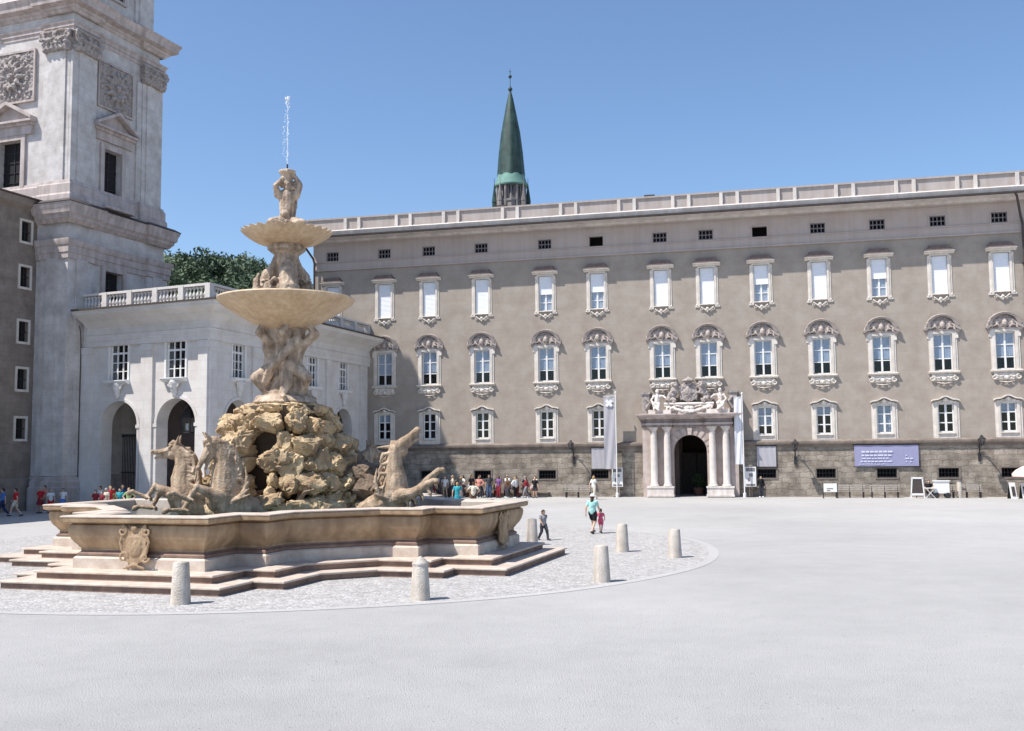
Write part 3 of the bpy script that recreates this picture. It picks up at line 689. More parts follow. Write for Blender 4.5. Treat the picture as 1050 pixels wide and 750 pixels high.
L_ = textrow(.5,2.75,.42,.13,(.25,.34,.5)) + textrow(.5,2.6,.70,.11,(.2,.3,.4)) + textrow(.5,2.4,.94,.08,(.15,.3)) + textrow(.4,2.7,1.16,.09,(.2,.3)) + textrow(.3,2.2,1.38,.04,(.15,.25)) + textrow(3.55,4.1,.96,.09,(.2,.3)) + [(3.6,3.68,.74,.82),(3.6,3.7,1.2,1.27),(3.9,4.0,1.2,1.27)]
hang('wide_banner', 12.82, 17.33, 2.28, 3.84, M_['banner'], 'wide violet banner with lines of white lettering on the palace base wall', None, -.24, L_)
hang('wall_banner', -7.07, -5.62, 2.22, 3.86, M_['bannergrey'], 'small square lilac banner under a window left of the portal', 'small square lilac banners', -.24)
hang('wall_banner', 5.72, 7.13, 2.3, 3.84, M_['bannergrey'], 'small square lilac banner under a window right of the portal', 'small square lilac banners', -.24)
def flag(u, z0, z1, wd, m, label, cross, side=-1):
    t = thing('flag_pole', label, 'flag', rw(u, -1.1, 0), RZ, 'tall vertical flags beside the portal')
    q = MB(); q.lathe([(.12,0),(.12,.3),(.05,.35),(.045,z1+.2),(.07,z1+.22),(.07,z1+.32),(.0,z1+.38)], 10); q.build('pole', M_['white'], t)
    q = MB(); q.tube([(0,0,z1),(side*(wd+.1),0,z1)],.025,6); q.build('arm', M_['white'], t)
    q = MB(); vs = []; fs = []; n = 10; mrow = 24
    for j in range(mrow+1):
        for k in range(n+1):
            vs.append((side*(.08+wd*k/n), .05*math.sin(k*.9+j*.25)*(1-j/mrow*.6), z0+(z1-z0)*j/mrow))
    for j in range(mrow):
        for k in range(n): a = j*(n+1)+k; fs.append((a,a+1,a+n+2,a+n+1))
    q.add(vs, fs); cl = q.build('cloth', m, t)
    if cross:
        q = MB()
        for a in (45,-45):
            d = (math.cos(R(a))*.33, math.sin(R(a))*.33); p = (-d[1]*.36, d[0]*.36)
            cx, cz = side*(.08+wd/2), z1-.55
            q.prism([(cx-d[0]-p[0],cz-d[1]-p[1]),(cx+d[0]-p[0],cz+d[1]-p[1]),(cx+d[0]+p[0],cz+d[1]+p[1]),(cx-d[0]+p[0],cz-d[1]+p[1])], -.085-.003*(a>0), -.07)
        q.build('emblem', M_['white'], t, smooth=False)
flag(-4.95, 2.2, 7.9, .88, M_['bannergrey'], 'tall grey flag with a white cross emblem left of the portal', True)
flag(4.75, 2.5, 7.6, .55, M_['bannerwhite'], 'tall narrow pale flag hanging on its pole right of the portal', False)
def wall_lamp(u, z, label):
    t = thing('wall_lamp', label, 'lamp', rw(u, -.13, z-2.2), RZ, 'lamps on curved arms on the palace base wall')
    q = MB(); q.box(-.1,.1,-.08,0,-.1,.5); q.tube([(0,-.05,.3),(0,-.2,.9),(-.05,-.6,1.5),(0,-1.0,1.75),(0,-1.25,1.6),(0,-1.25,1.5)], [.06,.05,.05,.045,.04,.04], 8)
    scroll(q, 0, .95, -.2, .16, 1.2, .03, 1, 0); scroll(q, -.05, 1.45, -.5, .14, 1.2, .03, -1, 0)
    q.tube([(0,-1.25,1.75),(0,-1.25,1.5)],.03,6); q.build('bracket', M_['iron'], t)
    q = MB(); q.lathe([(.1,0),(.22,.35),(.24,.37)],6,(0,-1.25,1.1)); q.build('lantern', M_['glass'], t, smooth=False)
    q = MB(); q.lathe([(.28,0),(.26,.06),(.1,.2),(.05,.3),(.0,.34)],6,(0,-1.25,1.47)); q.lathe([(.12,-.06),(.12,0)],6,(0,-1.25,1.1))
    for k in range(6):
        a = 2*math.pi*k/6; q.tube([(.1*math.cos(a),-1.25+.1*math.sin(a),1.1),(.235*math.cos(a),-1.25+.235*math.sin(a),1.47)],.014,4)
    q.build('lamp_cap', M_['iron'], t, smooth=False)
wall_lamp(-8.53, 4.9, 'iron wall lamp with a long shadow left of the small lilac banner')
wall_lamp(8.54, 4.75, 'iron wall lamp between the portal and the wide violet banner')
wall_lamp(21.5, 4.9, 'iron wall lamp above the parasol at the right')

def bench(u, label, wd=2.2, y=-1.5):
    t = thing('bench', label, 'bench', rw(u, y, 0), RZ, 'benches along the palace wall')
    q = MB()
    for k in range(4): q.box(-wd/2, wd/2, -.25+.12*k, -.15+.12*k, .44, .475)
    q.build('seat', M_['bench'], t, smooth=False)
    q = MB()
    for k in range(3): q.prism_x([(.24+.03*k,.56+.14*k),(.265+.03*k,.56+.14*k),(.29+.03*k,.66+.14*k),(.265+.03*k,.66+.14*k)], -wd/2, wd/2)
    q.build('backrest', M_['bench'], t, smooth=False)
    for s in (-1,0,1):
        q = MB(); q.box(s*(wd/2-.15)-.04, s*(wd/2-.15)+.04, -.25, .26, .38, .44); q.box(s*(wd/2-.15)-.04, s*(wd/2-.15)+.04, -.22, -.14, 0, .38); q.box(s*(wd/2-.15)-.04, s*(wd/2-.15)+.04, .16, .24, 0, .38)
        q.tube([(s*(wd/2-.15),.22,.42),(s*(wd/2-.15),.37,1.0)],.03,6); q.build('leg', M_['iron'], t, smooth=False)
bench(-7.95, 'grey bench under the iron lamp left of the small lilac banner')
bench(12.3, 'grey bench below the left end of the wide violet banner')
bench(14.75, 'grey bench below the right end of the wide violet banner, beside the framed board', 2.1)
bench(20.3, 'grey bench between the pale bollard and the parasol', 2.1)

def notice(u, y, w_, h, z0, label, cat='sign', dark=False, name='notice_board'):
    t = thing(name, label, cat, rw(u, y, 0), RZ)
    q = MB()
    for s in (-1,1): q.box(s*(w_/2)-.03, s*(w_/2)+.03, -.03, .03, 0, z0+h+.05); q.box(s*(w_/2)-.05,s*(w_/2)+.05,-.25,.25,0,.05)
    q.build('leg', M_['iron'], t, smooth=False)
    q = MB(); q.box(-w_/2+.03, w_/2-.03, -.035, .035, z0, z0+h); q.build('panel', M_['white'], t, smooth=False)
    q = MB()
    if dark: q.box(-w_/2+.12, w_/2-.12, -.042, -.036, z0+.15, z0+h-.15)
    else:
        for k in range(2): q.box(-w_/2+.25, w_/2-.3-.2*k, -.042, -.036, z0+h*.45-.14*k, z0+h*.45-.07-.14*k)
    q.build('print', M_['grille'] if not dark else M_['gutter'], t, smooth=False)
    return t
notice(10.9, -2.2, 1.0, .62, .45, 'white board with grey lettering on a stand below a cellar window')
def poster_case(u, label):
    t = thing('poster_case', label, 'sign', rw(u, -.6, 0), RZ, 'poster cases beside the portal')
    q = MB(); q.box(-.05,.05,-.05,.05,0,.9); q.box(-.3,.3,-.2,.2,0,.05); q.build('leg', M_['iron'], t, smooth=False)
    q = MB(); q.box(-.42,.42,-.07,.07,.8,2.3); q.build('case', M_['white'], t, smooth=False)
    q = MB(); q.box(-.34,.34,-.08,-.071,1.95,2.22); q.box(-.2,-.02,-.08,-.071,1.2,1.5); q.box(-.1,.18,-.08,-.071,1.55,1.8); q.box(-.34,.34,-.08,-.071,.86,1.0); q.build('print', M_['grille'], t, smooth=False)
poster_case(-4.98, 'pale poster case on a post at the foot of the grey flag')
poster_case(5.2, 'white poster case with dark print right of the portal')
q = MB()
t = thing('easel_board', 'white framed easel board with a dark picture beside a bench', 'sign', rw(16.9,-2.0,0), RZ)
q.prism([(-.5,0),(-.42,0),(-.3,1.45),(-.38,1.45)], -.25, -.15); q.prism([(.5,0),(.42,0),(.3,1.45),(.38,1.45)], -.25, -.15); q.prism([(-.4,1.38),(.4,1.38),(.4,1.5),(-.4,1.5)], -.25,-.15); q.prism([(-.46,.2),(.46,.2),(.45,.35),(-.45,.35)], -.25,-.15)
q.build('frame', M_['white'], t, smooth=False)
q = MB(); q.prism([(-.41,.35),(.41,.35),(.32,1.38),(-.32,1.38)], -.21,-.18); q.build('picture', M_['gutter'], t, smooth=False)
q = MB(); q.tube([(0,-.15,1.4),(0,.45,0)],.03,6); q.build('leg', M_['iron'], t)
# small cart with white cabinet, a table beside it
t = thing('vendor_cart', 'small white vendor cart with wheels beside the framed board', 'cart', rw(19.0-.45,-1.9,0), RZ)
q = MB(); q.box(-.5,.5,-.3,.3,.35,1.2); q.build('body', M_['white'], t, smooth=False)
q = MB(); q.box(-.56,.56,-.36,.36,1.2,1.26); q.build('top', M_['white'], t, smooth=False)
for x,y in ((-.38,-.33),(.38,-.33),(-.38,.33),(.38,.33)):
    q = MB(Matrix.Translation((x,y,.2))@Matrix.Rotation(R(90),4,'X')); q.lathe([(.06,-.03),(.2,-.03),(.2,.03),(.06,.03)],14); q.build('wheel', M_['iron'], t)
q = MB(); q.tube([(.5,-.2,1.0),(.75,-.2,1.05),(.75,.2,1.05),(.5,.2,1.0)],.02,6); q.build('handle', M_['iron'], t)
t = thing('folding_table', 'small white folding table between the framed board and the cart', 'table', rw(17.75,-2.1,0), RZ)
q = MB(); q.box(-.4,.4,-.3,.3,.7,.74); q.build('table_top', M_['white'], t, smooth=False)
for s in (-1,1):
    q = MB(); q.tube([(s*.33,-.25,0),(-s*.28,-.25,.7)],.02,6); q.tube([(s*.33,.25,0),(-s*.28,.25,.7)],.02,6); q.build('leg', M_['white'], t)
t = thing('pale_bollard', 'slim pale bollard against the palace wall beside a bench', 'bollard', rw(18.75+1.05,-1.6,0))
q = MB(); q.lathe([(.17,0),(.17,1.15),(.13,1.2),(.0,1.2)],14); q.build('post', M_['bollard'], t)
q = MB(); q.lathe([(.19,0),(.19,.09)],14,(0,0,1.19)); q.build('cap', M_['grille'], t)
t = thing('parasol', 'pale pink parasol standing by the palace wall at the right edge', 'parasol', rw(24.5,-3.2,0))
q = MB(); q.lathe([(.3,0),(.3,.08),(.05,.12)],16); q.build('base', M_['iron'], t)
q = MB(); q.tube([(0,0,.1),(0,0,2.65)],.03,8); q.build('pole', M_['white'], t)
q = MB(); q.lathe([(1.55,1.55),(1.56,1.75),(1.3,2.0),(.9,2.22),(.5,2.37),(.0,2.45)],16,wave=lambda a,j,r,z:(r*(1-.04*abs(math.sin(a*4))),z+(.0 if j>0 else .05*abs(math.sin(a*8)))), closed=False); q.build('canopy', M_['pinkcloth'], t, angle=60)
for u, lab in ((23.0,'white menu board leaning under the pink parasol, left one'),(23.75,'white menu board with dark print under the pink parasol, right one')):
    t = thing('menu_board', lab, 'sign', rw(u,-2.9,0), RZ+.3, 'menu boards under the parasol')
    q = MB(); q.prism_x([(-.28,0),(-.25,0),(.02,1.15),(-.01,1.15)],-.22,.22); q.build('panel', M_['white'], t, smooth=False)
    q = MB(); q.prism_x([(.28,0),(.25,0),(-.02,1.14),(.0,1.14)],-.22,.22); q.build('leg', M_['iron'], t, smooth=False)
    q = MB(); q.prism_x([(-.27,.2),(-.24,.2),(-.08,.85),(-.11,.85)],-.1,.12); q.build('print', M_['gutter'], t, smooth=False)

# =================================================================== CATHEDRAL TOWER
TRZ = math.atan2(.9403, .3404)
W2 = (-29.92, 68.9, 0)
tow = thing('cathedral_tower', 'tall pale stone cathedral tower with carved panels, pilasters and deep cornices', 'tower', W2, TRZ)
LX, LY = 9.8, 11.2
FACE_R = Matrix.Identity(4)                                             # x along the face, y inwards
FACE_L = Matrix(((0,1,0,0),(1,0,0,0),(0,0,1,0),(0,0,0,1)))              # mirrored frame for the other visible face
def ressaut(x0, y0, x1, y1, w, p):
    return [(x0-p,y0-p),(x0+w,y0-p),(x0+w,y0),(x1-w,y0),(x1-w,y0-p),(x1+p,y0-p),(x1+p,y0+w),(x1,y0+w),(x1,y1-w),(x1+p,y1-w),(x1+p,y1+p),
            (x1-w,y1+p),(x1-w,y1),(x0+w,y1),(x0+w,y1+p),(x0-p,y1+p),(x0-p,y1-w),(x0,y1-w),(x0,y0+w),(x0-p,y0+w)]
# lower stage
q = MB(); q.wall(0, LX, 0, 20.6, [(3.45,5.25,13.9,16.6)], .6); q.M = FACE_L; q.wall(0, LY, 0, 20.6, [], .5); q.M = None
q.box(LX-.3, LX, .01, LY, 0, 20.6); q.box(.3, LX, LY-.3, LY, 0, 20.6)
q.build('lower_wall', M_['tower'], tow, smooth=False)
q = MB()
for (a,b_,pp) in ((-.22,2.1,.22),(.5,1.5,.34),(LX-2.1,LX+.22,.22),(LX-1.5,LX-.5,.34)):
    q = MB(); q.box(a, b_, -pp, 0.05, 2.3, 16.9); q.build('lower_pilaster', M_['tower'], tow, smooth=False)
for (a,b_,pp) in ((-.22+.23,2.1,.22),(.5,1.5,.34),(LY-2.1,LY,.22)):
    q = MB(FACE_L); q.box(a, b_, -pp, 0.05, 2.3, 16.9); q.build('lower_pilaster', M_['tower'], tow, smooth=False)
q = MB(); pth = ressaut(0,0,LX,LY,2.1,.24)
q.sweep(pth, [(0,0),(.3,0),(.3,1.5),(.22,1.6),(.22,1.9),(.14,2.0),(.1,2.25),(.0,2.3)])
q.build('lower_plinth', M_['towertrim'], tow, angle=25); q = MB()
q.sweep(pth, [(0,16.85),(.1,16.9),(.1,17.25),(.16,17.3),(.16,17.75),(.22,17.8),(.3,18.05),(.3,18.2),(.02,18.25)])
q.build('architrave', M_['towertrim'], tow, angle=25); q = MB()
q.sweep(pth, [(0,19.35),(.08,19.4),(.18,19.55),(.3,19.65),(.30,19.8),(.46,19.95),(.50,20.25),(.58,20.4),(.64,20.62),(-.2,20.85)])
q.box(-.1,LX+.1,-.1,LY+.1,20.6,20.8)
q.build('lower_cornice', M_['towertrim'], tow, angle=25)
q = MB(); q.sweep(pth, [(.65,20.63),(.68,20.66),(.3,20.9),(-.3,20.95)]); q.build('cornice_flashing', M_['gutter'], tow)
def tower_window(M, cx, w_, z0, z1, name='window', nx=2):
    q = MB(M)
    for s in (-1,1): q.box(min(cx+s*w_/2,cx+s*(w_/2+.36)), max(cx+s*w_/2,cx+s*(w_/2+.36)), UY-.16, UY+.02, z0-.1, z1+.36)
    q.box(cx-w_/2, cx+w_/2, UY-.16, UY+.02, z1, z1+.36); q.box(cx-w_/2-.5, cx+w_/2+.5, UY-.22, UY+.02, z0-.32, z0-.1)
    wn = q.build(name, M_['towertrim'], tow, smooth=False)
    q = MB(M); q.box(cx-w_/2, cx+w_/2, UY+.42, UY+.44, z0, z1); q.build('glass', M_['dark'], wn, smooth=False)
    q = MB(M)
    for k in range(1,nx): q.box(cx-w_/2+w_*k/nx-.03, cx-w_/2+w_*k/nx+.03, UY+.36, UY+.42, z0, z1)
    for k in range(1,5): q.box(cx-w_/2, cx+w_/2, UY+.37, UY+.41, z0+(z1-z0)*k/5-.02, z0+(z1-z0)*k/5+.02)
    q.build('bars', M_['iron'], wn, smooth=False)
    return wn
UY = 0.; tower_window(FACE_R, 4.35, 1.8, 13.9, 16.6)
# upper stage, set back
I = .4; U0, U1, V1 = I, LX-.4, LY-.4
def up(M): return M @ Matrix.Translation((0,I,0))
UR = FACE_R @ Matrix.Translation((0,I,0)); UL = FACE_L @ Matrix.Translation((0,I,0))
q = MB(UR); q.wall(U0, U1, 20.8, 34.4, [(3.55,5.35,22.1,25.5)], .5); q.M = UL; q.wall(U0, V1, 20.8, 34.4, [(4.65,6.7,22.1,25.7)], .5); q.M = None
q.box(U1-.3, U1, I+.01, V1, 20.8, 34.4); q.box(I+.3, U1, V1-.3, V1, 20.8, 34.4)
q.build('upper_wall', M_['tower'], tow, smooth=False)
q = MB(UR)
for (a,b_,pp) in ((U0-.2,2.55,.2),(U0+.35,2.0,.3),(6.85,7.45,.12),(7.35,U1+.2,.2),(7.75,U1-.35,.3)): q = MB(UR); q.box(a,b_,-pp,.05,22.4,31.6); q.build('upper_pilaster', M_['tower'], tow, smooth=False)
for (a,b_,pp) in ((U0,2.75,.2),(U0+.35,2.3,.3),(8.4,9.0,.12),(8.9,V1,.2)): q = MB(UL); q.box(a,b_,-pp,.05,22.4,31.6); q.build('upper_pilaster', M_['tower'], tow, smooth=False)
pu = ressaut(U0,I,U1,V1,2.15,.22)
q = MB()
q.sweep(pu, [(0,20.9),(.34,20.9),(.34,21.35),(.24,21.5),(.24,22.1),(.16,22.2),(.12,22.4),(0,22.45)])
q.build('upper_base', M_['towertrim'], tow, angle=25)
q = MB()
q.sweep(pu, [(0,32.9),(.06,32.95),(.06,33.2),(.14,33.22),(.14,33.45),(.22,33.5),(.26,33.6),(.02,33.62)]); q.build('architrave', M_['towertrim'], tow, angle=25); q = MB()
q.sweep(pu, [(0,34.25),(.1,34.3),(.2,34.45),(.3,34.5),(.34,34.65),(.76,34.78),(.80,35.1),(.88,35.2),(.98,35.42),(-.3,35.65)])
q.box(I-.1,U1+.1,I-.1,V1+.1,34.3,35.5)
q.build('upper_cornice', M_['towertrim'], tow, angle=25)
UY = 0.
tower_window(UR, 4.45, 1.8, 22.1, 25.5); tower_window(UL, 5.68, 2.05, 22.1, 25.7)
def pediment(M, cx, w_, z):
    q = MB(M); q.box(cx-w_/2+.25, cx+w_/2-.25, -.2, 0, z-.95, z-.35)
    q.box(cx-w_/2+.1, cx+w_/2-.1, -.35, 0, z-.35, z-.15); q.box(cx-w_/2, cx+w_/2, -.6, 0, z-.15, z)
    h = w_*.27
    for s in (-1,1):
        q.prism([(cx+s*w_/2,z),(cx+s*(w_/2),z+.22),(cx,z+h+.22),(cx,z+h-.02)], -.62, 0)
    q.prism([(cx-w_/2+.2,z),(cx+w_/2-.2,z),(cx,z+h)], -.12, 0)
    q.build('pediment', M_['towertrim'], tow, smooth=False)
pediment(UR, 4.5, 4.3, 27.0); pediment(UL, 5.68, 4.5, 27.0)
def relief(M, cx, cz, w_, h, seed):
    random.seed(seed); q = MB()
    q.box(-w_/2, w_/2, -.12, .05, -h/2, h/2)
    for k in range(12):
        a = 2*math.pi*k/12; c, s = math.cos(a), math.sin(a)
        q.tube([(c*.35,-.15,s*.35),(c*.75,-.32,s*.8),(c*1.2,-.18,s*1.3)], [.1,.2,.08], 8)
    q.ball((0,-.25,0), .3); q.lathe
    for k in range(24):
        a = 2*math.pi*(k+.5)/24; q.ball((math.cos(a)*1.42,-.16,math.sin(a)*1.5), (.16,.13,.16))
    for sx in (-1,1):
        for sz in (-1,1):
            scroll(q, sx*(w_/2-.4), sz*(h/2-.4), -.16, .3, 1.3, .09, sx*sz, 90*sz)
    me = q.remesh('carved_panel', M_['carving'], .05, .08, 5, .04, 11, seed=seed)
    ob = link('carved_panel', me, tow)
    MM = M @ Matrix.Translation((cx,0,cz)); me.transform(MM)
    q = MB(M)
    for s in (-1,1): q.box(min(cx+s*w_/2,cx+s*(w_/2+.14)), max(cx+s*w_/2,cx+s*(w_/2+.14)), -.2, .0, cz-h/2-.14, cz+h/2+.14)
    q.box(cx-w_/2, cx+w_/2, -.2, 0, cz+h/2, cz+h/2+.14); q.box(cx-w_/2, cx+w_/2, -.2, 0, cz-h/2-.14, cz-h/2)
    q.build('panel_frame', M_['towertrim'], tow, smooth=False)
relief(UR, 4.55, 30.15, 3.4, 3.2, 11); relief(UL, 5.65, 30.25, 3.9, 3.5, 12)
def capital():
    q = MB(); w_ = 2.3
    q.box(-w_/2, w_/2, -.32, .05, 0, 1.3)
    for row, (zz, n, r_) in enumerate(((.25,6,.2),(.62,5,.2))):
        for k in range(n):
            x = -w_/2+.2+(w_-.4)*k/(n-1); q.ball((x,-.38,zz), (r_,.16,.3)); q.ball((x,-.52,zz+.22), (.13,.12,.1))
    for s in (-1,1):
        scroll(q, s*(w_/2-.1), 1.0, -.45, .3, 1.4, .11, -s, 90); q.tube([(s*.9,-.48,.85),(s*.5,-.55,.7),(0,-.5,.85)], [.1,.13,.1], 8)
    q.ball((0,-.45,1.1), (.2,.16,.2)); q.box(-w_/2-.12, w_/2+.12, -.5, .05, 1.28, 1.42)
    return q
random.seed(5)
for M, cx, sd in ((UR,1.4,1),(UR,8.4,2),(UL,1.5,3),(UL,9.7,4)):
    me = capital().remesh('capital', M_['carving'], .05, .07, 5, .03, 12, seed=sd); me.transform(M @ Matrix.Translation((cx,-.12,31.55))); link('capital', me, tow)
# third stage; unseen top cut low to limit its shadow on the palace
T0, T1, S1 = I+.5, U1-.5, V1-.5
q = MB(); q.box(T0, T1, T0, S1, 35.4, 43.5); 
for (a,b_,pp) in ((T0-.15,T0+1.9,.15),(T0+.3,T0+1.5,.25),(T1-1.9,T1+.15,.15),(T1-1.5,T1-.3,.25)): q.box(a,b_,T0-pp,T0+.01,35.6,43)
for (a,b_,pp) in ((T0+.01,T0+1.9,.15),(T0+.3,T0+1.5,.25),(S1-1.9,S1,.15)): q.box(T0-pp,T0+.01,a,b_,35.6,43)
q.build('top_stage', M_['tower'], tow, smooth=False)
q = MB(); q.sweep(ressaut(T0,T0,T1,S1,1.9,.17), [(0,35.5),(.35,35.5),(.35,36.0),(.25,36.15),(.1,36.3),(0,36.35)]); q.build('top_base', M_['towertrim'], tow, angle=25)
q = MB(); q.box(T0+2.9, T1-2.9, T0-.22, T0, 37.0, 37.2); 
for s in (T0+2.9, T1-3.15): q.box(s, s+.25, T0-.22, T0, 37.2, 42)
q.build('belfry_frame', M_['towertrim'], tow, smooth=False)
q = MB(); q.sweep(ressaut(T0,T0,T1,S1,1.9,.17), [(0,42.6),(.2,42.7),(.5,43.2),(.6,43.6),(-.2,43.8)]); q.build('top_cornice', M_['towertrim'], tow, angle=25)
q = MB(); q.box(T0+3.15, T1-3.15, T0-.03, T0-.01, 37.2, 42); q.build('louvre', M_['gutter'], tow, smooth=False)
# balcony rail on the lower cornice
def baluster_mesh(h=1.0, seg=8):
    q = MB(); q.lathe([(.11,0),(.11,.08*h),(.06,.12*h),(.11,.32*h),(.10,.42*h),(.045,.62*h),(.045,.8*h),(.09,.86*h),(.11,.92*h),(.11,h)], seg); return q
BAL = baluster_mesh(.78)
def balustrade(q, p0, p1, z, every=2.2, step=.30, ends=(1,1), h=1.1):
    p0 = Vector((*p0,0)); p1 = Vector((*p1,0)); d = (p1-p0); Ln = d.length; d.normalize(); n = Vector((-d.y,d.x,0))
    M0 = q.M; B = Matrix(((d.x,n.x,0,p0.x),(d.y,n.y,0,p0.y),(0,0,1,0),(0,0,0,1))); q.M = B if M0 is None else M0 @ B
    q.box(0, Ln, -.17, .17, z, z+.16); q.box(0, Ln, -.19, .19, z+h-.16, z+h)
    nb = max(1, round(Ln/every)); 
    for k in range(nb+1):
        if (k == 0 and not ends[0]) or (k == nb and not ends[1]): continue
        x = Ln*k/nb; q.box(x-.2, x+.2, -.22, .22, z+.02, z+h-.02)
    for k in range(nb):
        a = Ln*k/nb+.2; b_ = Ln*(k+1)/nb-.2; m = max(1, int((b_-a)/step))
        for j in range(m):
            x = a+(b_-a)*(j+.5)/m; MM = q.M; q.M = MM @ Matrix.Translation((x,0,z+.16)); q.add(BAL.v, BAL.f); q.M = MM
    q.M = M0
q = MB(); q.box(2.9,5.9,I-1.0,I,21.0,21.2); q.build('window_shelf', M_['towertrim'], tow, smooth=False); q = MB()
q.M = FACE_L; q.box(4.0,7.3,I-.9,I,21.0,21.2); q.M = None
q.build('window_shelf', M_['towertrim'], tow, smooth=False)

# =================================================================== CATHEDRAL SIDE WING (left edge)
wing = thing('cathedral_wing', 'brown stone wing at the left edge with small square windows', 'building', (-32.449, 69.812, 0), TRZ)
# local x = D1 (away), so the visible face runs towards -x at y=0, outward -y
wins = []; 
for z in (5.45, 8.75, 11.95, 15.65, 18.75):
    for s in (.98, 4.3, 7.6): wins.append((-s-.42, -s+.42, z-.68, z+.68))
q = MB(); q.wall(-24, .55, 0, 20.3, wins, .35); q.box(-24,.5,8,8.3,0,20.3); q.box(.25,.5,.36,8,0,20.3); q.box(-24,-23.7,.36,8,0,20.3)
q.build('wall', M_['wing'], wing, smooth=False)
q = MB(); q.prism_x([(0,20.2),(-.1,20.3),(-.45,20.5),(-.5,20.75),(-.55,20.9),(0,20.95)], -24, .5); q.build('cornice', M_['wing'], wing)
q = MB(); q.prism_x([(0,2.2),(-.12,2.1),(-.14,0),(0,0)], -24, .55); q.build('plinth', M_['wing'], wing)
q = MB(); q.prism_x([(-.7,20.92),(-.7,21.0),(4,21.6),(8.3,21.1),(8.3,20.9)], -24, .5); q.build('roof', M_['rooftile'], wing, smooth=False)
q = MB(); 
for s in (-.14, .14): pass
q.box(-.42,.42,-.02,.02,-.68,.68); dm = q.mesh('glass', M_['dark'], False)
q = MB()
for s in (-1,1): q.box(min(s*.42,s*.58), max(s*.42,s*.58), -.06, 0, -.84, .84)
q.box(-.42,.42,-.06,0,.68,.84); q.box(-.42,.42,-.06,0,-.84,-.68); wm = q.mesh('window', M_['whitestone'], False)
q = MB(); q.box(-.42,.42,.1,.14,-.03,.03); q.box(-.03,.03,.1,.14,-.68,.68); bm_ = q.mesh('bars', M_['iron'], False)
for (a,b_,c,d) in wins:
    o = link('window', wm, wing, ((a+b_)/2,0,(c+d)/2)); link('glass', dm, o, (0,.3,0)); link('bars', bm_, o)
q = MB(); q.tube([(.35,-.55,20.8),(.5,-.5,20.0),(.5,-.5,19.0),(.42,-.16,18.2),(.42,-.16,0)], .1, 8); q.ball((.42,-.2,18.2),(.2,.2,.3)); q.build('downpipe', M_['gutter'], wing)
wing.location = Vector(wing.location)+Vector((.0,0,0))

# =================================================================== ARCADE between tower and palace
KW = Vector((-19.324, 65.559, 0)); d1 = Vector((.30967,.95085,0)); d2 = Vector((-.91159,.41111,0))
nl = Vector((-.41111,-.91159,0)); nr = Vector((.95085,-.30967,0))
arc = thing('arcade_wing', 'pale two storey arcade wing with arched openings and a balustrade on top', 'building', tuple(KW))
ML = Matrix(((d2.x,-nl.x,0,0),(d2.y,-nl.y,0,0),(0,0,1,0),(0,0,0,1))); MR = Matrix(((d1.x,-nr.x,0,0),(d1.y,-nr.y,0,0),(0,0,1,0),(0,0,0,1)))
LL, LR = 11.6, 23.1
archL = [(.98,4.18,0,7.25,'arch'),(5.85,9.05,0,7.2,'arch')]; archR = [(c-1.55,c+1.55,0,7.2,'arch') for c in (3.4,8.4,13.4,18.4)]
winL = [(1.87,3.45,8.52,11.0),(6.75,8.33,8.52,11.0)]; winR = [(c-.72,c+.72,8.6,10.95) for c in (3.4,8.4,13.4,18.4)]
q = MB(ML); q.wall(0, LL, 0, 12.9, archL+winL, 1.0); q.M = MR; q.wall(0, LR, 0, 12.9, archR+winR, .8)
q.build('wall', M_['arcade'], arc, smooth=False)
def wpt(a, b_): return (d2.x*a+d1.x*b_, d2.y*a+d1.y*b_)
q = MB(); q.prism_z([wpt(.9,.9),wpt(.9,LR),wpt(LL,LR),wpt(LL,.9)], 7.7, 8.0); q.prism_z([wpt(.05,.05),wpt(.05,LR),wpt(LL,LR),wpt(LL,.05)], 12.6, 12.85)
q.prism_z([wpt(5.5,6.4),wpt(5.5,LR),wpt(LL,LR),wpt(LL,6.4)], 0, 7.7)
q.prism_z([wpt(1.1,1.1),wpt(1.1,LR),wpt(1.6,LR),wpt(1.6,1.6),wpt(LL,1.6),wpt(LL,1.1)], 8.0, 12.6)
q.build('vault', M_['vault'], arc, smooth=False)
q = MB(ML)
pilL = ((-.02,.72),(4.5,5.5),(9.9,10.9)); pilR = ((-.02,.72),(4.95,5.85),(10.45,11.35),(15.4,16.2),(21.3,22.3))
for MM, pl_ in ((ML,pilL),(MR,pilR)):
    q.M = MM
    for a,b_ in pl_:
        q = MB(MM); q.box(a,b_,-.16,.02,1.3,10.9); q.box(a-.06,b_+.06,-.24,.02,0,1.3); q.box(a-.05,b_+.05,-.21,.02,10.45,10.9); q.build('pilaster', M_['arcade'], arc, smooth=False)
q = MB(); path = [wpt(10.25,0), wpt(0,0), wpt(0,LR)]
prof = [(.02,10.9),(.2,10.92),(.2,11.25),(.26,11.28),(.26,11.6),(.3,11.65),(.22,11.7),(.22,12.15),(.28,12.2),(.42,12.3),(.66,12.52),(1.1,12.76),(1.42,12.9),(1.50,12.94),(1.50,13.06),(1.56,13.11),(1.6,13.22),(-.5,13.4)]
q.sweep(path, prof, closed=False, side=1)
q.build('entablature', M_['arcade'], arc, angle=25)
q = MB(); q.sweep(path, [(1.61,13.20),(1.68,13.20),(1.68,13.32),(-.45,13.46),(-.45,13.42)], closed=False); q.build('gutter', M_['gutter'], arc)
q = MB(); q.prism_z([wpt(.1,.1),wpt(.1,LR),wpt(LL,LR),wpt(LL,.1)], 13.3, 13.4); q.build('roof', M_['rooftile'], arc, smooth=False)
o_ = nl*.35+nr*.35
q = MB(); c0 = (o_.x*.9, o_.y*.9)
balustrade(q, wpt(0,0), wpt(LL-.6,0), 13.42, 2.4, .3, (1,0), 1.15); q.build('balustrade', M_['arcade'], arc, smooth=False)
